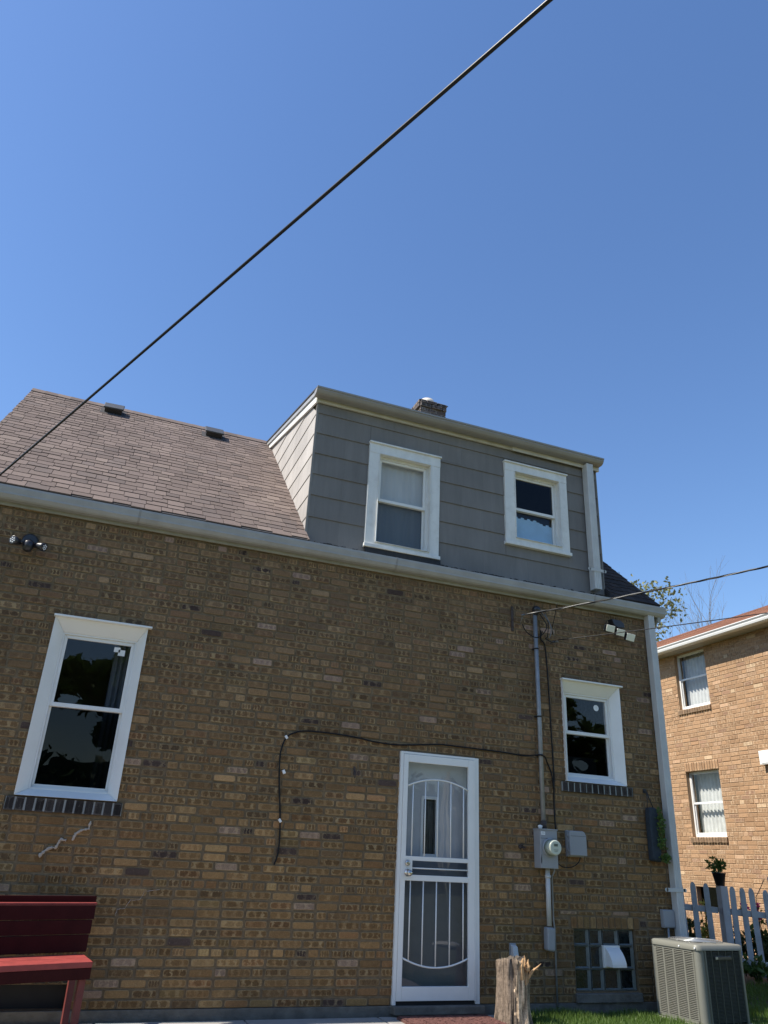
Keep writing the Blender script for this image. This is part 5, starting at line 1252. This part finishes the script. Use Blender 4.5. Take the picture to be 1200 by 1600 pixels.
# plants in the bed behind the fence
def flower(x, y, h, label, nm='flowering_plant', petal=True, leafm='leafgreen', pet='petal', n=6, spread=0.12):
    r0 = thing(nm, (x, y, GZ), label, 'plant', 'plants in the bed behind the fence'); b = MB(); f2 = MB(); l2 = MB()
    for k_ in range(n):
        a = rnd(0, 6.28); e = Vector((x + math.cos(a) * spread * rnd(.3, 1), y + math.sin(a) * spread * rnd(.3, 1), GZ + h * rnd(0.75, 1.0)))
        m1 = Vector((x, y, GZ)) * 0.5 + e * 0.5 + Vector((0, 0, 0.04)); b.tube([Vector((x, y, GZ)), m1, e], 0.005, 5)
        leaves(l2, m1, (0.07, 0.07, 0.14), 16, 0.09); leaves(l2, e - Vector((0, 0, 0.08)), (0.05, 0.05, 0.06), 8, 0.07)
        if petal: leaves(f2, e, (0.035, 0.035, 0.03), 22, 0.045, 0.1)
    b.build('stem', M['leafdark'], r0); l2.build('foliage', M[leafm], r0)
    if petal: f2.build('flower', M[pet], r0, kind='stuff')
def bed_at(pxx, pyy, y): 
    p = px((pxx, pyy), y=y); return p.x, y, p.z - GZ
x, y, h = bed_at(1170, 1412, 2.15); flower(x, y, h, 'magenta flowers on thin stems showing between two pickets right of the post')
x, y, h = bed_at(1191, 1417, 2.05); flower(x, y, h, 'magenta flowers behind the picket nearest the right edge of the picture')
x, y, h = bed_at(1097, 1400, 2.45); flower(x, y, h, 'yellow leaved plant showing between the pickets left of the post', 'leafy_plant', False, 'leafyellow', n=4, spread=0.05)
x, y, h = bed_at(1155, 1440, 2.3); flower(x, y, h, 'low dark leafy plant behind the fence just right of the post', 'leafy_plant', False, 'leafdark', n=8)
x, y, h = bed_at(1190, 1455, 2.0); flower(x, y, h, 'bushy dark plant at the foot of the fence near the right edge', 'leafy_plant', False, 'leafdark', n=12, spread=0.22)
x, y, h = bed_at(1080, 1432, 2.8); flower(x, y, h, 'dark plant between the downspout and the fence post', 'leafy_plant', False, 'leafdark', n=9, spread=0.12)
x, y, h = bed_at(1180, 1500, 1.62); flower(x, y, max(h, 0.15), 'low weeds climbing the lower fence rail beside the air conditioner', 'leafy_plant', False, 'leafgreen', n=9, spread=0.2)

# =================================================================== NEIGHBOUR'S HOUSE
NX = 8.0
nb = thing('neighbour_house', (9.3, 4.5, GZ), 'sunlit tan brick two-storey house with white framed windows at the right edge', 'house')
NY0, NY1 = -0.6, 9.0; NZT = 5.30
U1 = (4.075, 4.905, 4.095, 5.20); U0 = (4.085, 4.935, 1.775, 2.93); NB0 = (4.35, 5.0, 0.55, 0.95)
nh = [U1, U0, NB0]
wm = MB(); N_ = Vector((-1, 0, 0))
# wall param: u = -y so that U x V points out of the wall
nholes = [(-h[1], -h[0], h[2], h[3]) for h in nh]
wall_sheet(wm, (NX + 0.006, 0, 0), (0, -1, 0), (-1, 0, 0), -NY1, -NY0, GZ - 0.1, NZT + 0.02, nholes, 0.2)
wm.box(NX + 0.21, NX + 3.0, NY0, NY0 + 0.2, GZ, NZT); wm.box(NX + 0.21, NX + 3.0, NY1 - 0.2, NY1, GZ, NZT); wm.box(NX + 3.0, NX + 3.2, NY0, NY1, GZ, NZT)
nwall = wm.build('brick_wall', M['nmortar'], nb)
NP = [((0.350, 0.214, 0.120), 9), ((0.365, 0.226, 0.128), 9), ((0.325, 0.196, 0.110), 7), ((0.42, 0.272, 0.168), 2.5), ((0.30, 0.18, 0.112), 1.5), ((0.50, 0.36, 0.225), 0.8)]
nl = brick_course_list(-NY1, -NY0, GZ, NZT, nholes + [(-U0[1] - 0.02, -U0[0] + 0.02, 2.93, 3.10), (-U0[1] - 0.05, -U0[0] + 0.03, 1.66, 1.775), (-U1[1] - 0.05, -U1[0] + 0.03, 3.99, 4.095)], 0.215, 0.0735, 0.011, 0.011)
def nbrick(mb, q): mb.brick((NX, 0, 0), (0, -1, 0), (-1, 0, 0), q[0], q[1], q[2], q[3], rnd(-0.001, 0.003), pick(NP), (random.choice([0, 0.2, 0.6, 0.9]), random.random(), rnd(0.2, 0.9)), jit=0.001, cham=0.003)
vs_ = []
for q in nl:
    pr = project((NX, -(q[0] + q[1]) / 2, (q[2] + q[3]) / 2))
    ok = pr and pr[0] < 1197 and pr[0] > 1030 + max(0, (pr[1] - 1000)) * 0.1 and pr[1] < 1440
    vs_.append(((q[1] - q[0]) / pr[2] ** 2 if ok else -1, q))
vs_.sort(key=lambda t: -t[0])
for s_, q in vs_[:300]:
    mb = MB(); nbrick(mb, q); mb.build('brick', M['nbrick'], nwall, loc=(NX, -(q[0] + q[1]) / 2, (q[2] + q[3]) / 2))
mb = MB()
for s_, q in vs_[300:]: nbrick(mb, q)
mb.build('brick_courses', M['nbrick'], nwall, kind='stuff')
def nwindow(h, label, zm, cur):
    y0, y1, z0, z1 = h; b = MB(); O = (NX, 0, 0); U_ = (0, -1, 0); Nn = (-1, 0, 0)
    ring(b, O, U_, Nn, (-y1, -y0), (z0, z1), (-y1 + 0.035, -y0 - 0.035), (z0 + 0.05, z1 - 0.03), -0.13, -0.075)
    w_ = b.build('window', M['ngutter'], nb, bevel=0.003, label=label)
    for (a, c, d_) in ((zm - 0.02, z1 - 0.03, -0.085), (z0 + 0.05, zm + 0.02, -0.105)):
        b = MB(); ring(b, O, U_, Nn, (-y1 + 0.036, -y0 - 0.036), (a, c), (-y1 + 0.05, -y0 - 0.05), (a + 0.03, c - 0.02), d_ - 0.02, d_); b.build('sash', M['ngutter'], w_)
        b = MB(); xg = NX - d_ + 0.01; b.quad((xg, y1 - 0.045, a), (xg, y0 + 0.045, a), (xg, y0 + 0.045, c), (xg, y1 - 0.045, c)); b.build('glass_pane', M['glass'], w_)
    b = MB(); k_ = 60; ya, yb = cur
    P = [(NX + 0.24 + 0.018 * math.sin(q * 0.9), ya + (yb - ya) * q / k_) for q in range(k_ + 1)]
    i = b.add([(p[0], p[1], z0) for p in P] + [(p[0], p[1], z1) for p in P])
    for q in range(k_): b.face((i + q, i + q + 1, i + k_ + 2 + q, i + k_ + 1 + q), smooth=True)
    b.build('curtain', mat('white_curtain', (0.66, 0.66, 0.62), 0.9), w_)
    return w_
nw1 = nwindow(U1, 'upper window, its lower sash catching sun on a curtain', 4.70, (4.10, 4.88))
nw0 = nwindow(U0, 'lower window with white vertical blinds', 2.37, (4.10, 4.90))
nt_ = lambda: (lambda q: (0.22 * q, 0.145 * q, 0.09 * q))(rnd(0.8, 1.15))
soldiers(-U0[1] - 0.04, -U0[0] + 0.02, 1.68, 1.772, nw0, M['nbrick'], O=(NX, 0, 0), U=(0, -1, 0), N=(-1, 0, 0), tints=nt_, n=13, proud=0.03)
soldiers(-U1[1] - 0.04, -U1[0] + 0.02, 4.005, 4.092, nw1, M['nbrick'], O=(NX, 0, 0), U=(0, -1, 0), N=(-1, 0, 0), tints=nt_, n=13, proud=0.03)
soldiers(-U0[1] - 0.015, -U0[0] + 0.015, 2.933, 3.09, nw0, M['nbrick'], O=(NX, 0, 0), U=(0, -1, 0), N=(-1, 0, 0), tints=lambda: pick(NP), n=13, proud=0.012)
b = MB(); b.box(NX + 0.10, NX + 0.12, NB0[0], NB0[1], NB0[2], NB0[3]); b.build('basement_window', M['darkglass'], nb)
b = MB(); b.box(NX + 0.6, NX + 0.65, NY0 + 0.3, NY1 - 0.3, GZ, 5.2); b.build('inner_wall', M['dark'], nb)
# soffit, gutter, roof
b = MB(); b.box(NX - 0.24, NX + 0.2, NY0 - 0.3, NY1 + 0.3, 5.215, 5.235)
for k_ in range(90): 
    y = NY0 + k_ * 0.11; b.box(NX - 0.235, NX - 0.002, y, y + 0.006, 5.211, 5.215)
b.build('soffit', M['soffit'], nb)
b = MB(); b.prism([(NX - 0.24, NY0 - 0.35, 5.215), (NX - 0.30, NY0 - 0.35, 5.215), (NX - 0.335, NY0 - 0.35, 5.235), (NX - 0.345, NY0 - 0.35, 5.27), (NX - 0.345, NY0 - 0.35, 5.285), (NX - 0.365, NY0 - 0.35, 5.315), (NX - 0.365, NY0 - 0.35, 5.33), (NX - 0.24, NY0 - 0.35, 5.33)], (0, NY1 - NY0 + 0.7, 0))
b.build('gutter', M['ngutter'], nb)
b = MB(); rx, rz = 9.42, 6.16; x0, z0 = NX - 0.33, 5.335
b.prism([(x0, NY0 - 0.35, z0), (rx, NY0 - 0.35, rz), (rx, NY1 + 0.35, rz), (x0, NY1 + 0.35, z0)], (0, 0, -0.03)); b.prism([(rx, NY0 - 0.35, rz), (NX + 3.5, NY0 - 0.35, z0), (NX + 3.5, NY1 + 0.35, z0), (rx, NY1 + 0.35, rz)], (0, 0, -0.03), )
b.prism([(x0 + 0.35, NY0 + 0.02, z0), (NX + 3.2, NY0 + 0.02, z0), (rx, NY0 + 0.02, rz - 0.05)], (0, 0.1, 0)); b.prism([(x0 + 0.35, NY1 - 0.12, z0), (NX + 3.2, NY1 - 0.12, z0), (rx, NY1 - 0.12, rz - 0.05)], (0, 0.1, 0))
for q in range(len(b.f)): b.tint[q] = (0.2, 0.11, 0.08)
nroof = b.build('roof', M['nroof'], nb)
b = MB(); sv = Vector((rx - x0, 0, rz - z0)); sl_len = sv.length; sv.normalize(); sn = Vector((-sv.z, 0, sv.x)); s_ = 0.0
while s_ < sl_len - 0.02:
    y = NY0 - 0.35
    while y < NY1 + 0.35:
        L = rnd(0.2, 0.4); p = Vector((x0, y, z0)) + sv * s_; e = 0.14; k_ = rnd(0.85, 1.15)
        b.hexa([p, p + Vector((0, -0, 0)) + Vector((0, L - 0.004, 0)), p + sv * e + Vector((0, L - 0.004, 0)), p + sv * e, p + sn * 0.010, p + sn * 0.010 + Vector((0, L - 0.004, 0)), p + sv * e + sn * 0.003 + Vector((0, L - 0.004, 0)), p + sv * e + sn * 0.003], tint=(0.30 * k_, 0.16 * k_, 0.11 * k_)); y += L
    s_ += 0.135
b.build('shingle_courses', M['nroof'], nroof, kind='stuff')
b = MB(); b.box(7.90, 7.997, 2.62, 3.02, 2.90, 3.13); wb = b.build('meter_box', M['white'], nb, bevel=0.006)
b = MB(); b.box(7.893, 7.8995, 2.66, 2.97, 2.92, 3.11); b.build('box_cover', M['white'], wb, bevel=0.003)

# =================================================================== TREES
def tree(name, base, h, label, leafm, leafn, lsize, spread=0.45, trunk=0.18, depth=5, twigs=True, seed=1, bare=0.0, group=None, lean=(0, 0)):
    st_ = random.getstate(); random.seed(seed)
    root = thing(name, base, label, 'tree', group); tb = MB(); ends = []
    def grow(p, d, L, r_, lv):
        n = 4; P = [p]; rr = [r_]
        for q in range(n):
            d = (d + Vector((rnd(-.18, .18), rnd(-.18, .18), rnd(-.05, .14)))).normalized(); p = p + d * L / n; P.append(p); rr.append(r_ * (1 - 0.4 * (q + 1) / n))
        tb.tube(P, rr, 7 if lv < 2 else (5 if lv < 4 else 3), cap=False)
        if lv >= depth: ends.append(p); return
        if lv >= depth - 2: ends.append(P[2])
        for q in range(random.choice([2, 3, 3]) if lv < depth - 1 else 3):
            a = rnd(0, 6.28); side_ = d.orthogonal().normalized(); side_.rotate(Matrix.Rotation(a, 3, d)); nd = (d * rnd(0.7, 1.1) + side_ * rnd(spread, spread * 1.7) + Vector((0, 0, 0.18))).normalized()
            grow(P[random.choice([2, 3, 4])] if q else p, nd, L * rnd(0.62, 0.8), r_ * 0.56, lv + 1)
    grow(Vector(base), Vector((lean[0], lean[1], 1)).normalized(), h * 0.33, trunk, 0)
    tb.build('trunk', M['twig'], root)
    if leafn:
        lb = MB(); ends_ = [e for e in ends if random.random() > bare]
        for e in ends_:
            leaves(lb, e, (0.45 * h / 10, 0.45 * h / 10, 0.38 * h / 10), max(1, leafn // max(1, len(ends_))), lsize, 0.1)
        lb.build('crown', M[leafm], root)
    random.setstate(st_); return root
tree('young_tree', (10.75, 10.5, GZ), 9.2, 'sparse tree with small pale leaves just behind the right roof corner', 'leafpale', 3000, 0.12, 0.30, 0.06, 5, seed=11, bare=0.2)
for k_, (tx, ty, th_h, lab) in enumerate(((22.2, 17.5, 12.2, 'bare twiggy tree top above the neighbouring roof, nearer the brown house'), (25.6, 19.0, 13.8, 'bare twiggy tree top above the neighbouring roof, nearer the right edge'))):
    tree('bare_tree', (tx, ty, GZ), th_h, lab, 'leafpale', 0, 0.1, 0.32, 0.12, 6, seed=21 + k_, group='bare trees behind the neighbouring house')
# the garden behind the camera, seen in the window panes and shading the yard from that side
for k_, (tx, ty, hh, lab) in enumerate(((-1.5, -20.0, 7.6, 'dense green tree at the back of the garden, mirrored in the tall left window'), (18.8, -23.0, 8.6, 'broad green tree at the back of the garden, mirrored in the small right window'), (-15.0, -19.0, 10.0, 'green tree at the far left corner of the back garden'))):
    tree('garden_tree', (tx, ty, GZ), hh, lab, 'leafgreen', 9000, 0.34, 0.55, 0.24, 4, seed=40 + k_, group='trees at the back of the garden')
um = thing('patio_umbrella', (3.4, -5.9, GZ), 'closed cream patio umbrella mirrored in the glass of the security door', 'umbrella')
b = MB(); b.tube([(3.4, -5.9, GZ), (3.4, -5.9, 2.5)], 0.022, 10); b.lathe([(0.25, 0), (0.25, 0.05), (0.05, 0.07)], (3.4, -5.9, GZ), (0, 0, 1), 20); b.build('pole', M['whitewood'], um)
b = MB(); n_ = 24
prof = [(0.14, 1.0), (0.19, 1.15), (0.15, 1.55), (0.14, 1.9), (0.08, 2.45), (0.03, 2.68)]
for r_, z in prof:
    for q in range(n_): rr = r_ * (1 if q % 2 else 0.72); b.v.append((3.4 + rr * math.cos(2 * math.pi * q / n_), -5.9 + rr * math.sin(2 * math.pi * q / n_), z))
for a in range(len(prof) - 1):
    for q in range(n_): b.face((a * n_ + q, a * n_ + (q + 1) % n_, (a + 1) * n_ + (q + 1) % n_, (a + 1) * n_ + q))
b.build('canopy', M['umbrella'], um)

# =================================================================== GRASS
def grass(regions, name, hmin, hmax):
    b = MB()
    for (x0, x1, y0, y1, n) in regions:
        for _ in range(n):
            x, y = rnd(x0, x1), rnd(y0, y1)
            if 2.66 < x < 3.36 and -0.86 < y < -0.16: continue
            if (x - 0.985) ** 2 + (y + 0.42) ** 2 < 0.045: continue
            k_ = noise.noise(Vector((x * 2.2, y * 2.2, 0))); h = rnd(hmin, hmax) * (1 + 0.5 * k_); a = rnd(0, 6.28); w_ = rnd(0.002, 0.0045)
            c, s_ = math.cos(a) * w_, math.sin(a) * w_; lx, ly = rnd(-0.4, 0.4) * h, rnd(-0.4, 0.4) * h
            i = b.add([(x - c, y - s_, GZ - 0.03), (x + c, y + s_, GZ - 0.03), (x + c * 0.7 + lx * 0.4, y + s_ * 0.7 + ly * 0.4, GZ - 0.03 + h * 0.6), (x - c * 0.7 + lx * 0.4, y - s_ * 0.7 + ly * 0.4, GZ - 0.03 + h * 0.6), (x + lx, y + ly, GZ - 0.03 + h)])
            b.face((i, i + 1, i + 2, i + 3)); b.face((i + 3, i + 2, i + 4))
    o = b.build(name, M['grass'], kind='stuff'); o['label'] = 'short green lawn grass growing beside the wall and the air conditioner'; o['category'] = 'grass'; return o
grass([(1.03, 3.4, -0.9, -0.06, 16000), (3.2, 6.0, -1.2, 1.6, 14000), (1.03, 5.0, -2.6, -0.9, 12000), (5.0, 7.9, -2.0, 1.5, 8000)], 'grass', 0.05, 0.10)
# dead leaves and litter by the pipe
b = MB(); leaves(b, (1.72, -0.10, GZ + 0.01), (0.16, 0.06, 0.02), 60, 0.05, 0.0); lo = b.build('dead_leaves', M['mulch'], kind='stuff'); lo['label'] = 'dark dead leaves heaped at the foot of the thin pipe'; lo['category'] = 'leaves'
# unseen leaf row, added to darken the low reflections in the panes
b = MB(); sr = random.getstate(); random.seed(77)
for k_ in range(11000):
    x = rnd(-30, 34); z = GZ + rnd(0.0, 4.4) + 0.4 * math.sin(x * 0.7); leaves(b, (x, -26 + rnd(-0.6, 0.8), z), (0.3, 0.3, 0.3), 1, 0.42, 0.1)
b.box(-30, 34, -26.2, -25.9, GZ, 4.0)
random.setstate(sr)
tag(b.build('added_hedge', M['leafdark'], loc=(0, -26, GZ), kind='stuff'), 'long dark row of leaves added out of view to darken the low pane reflections', 'added_hedge')
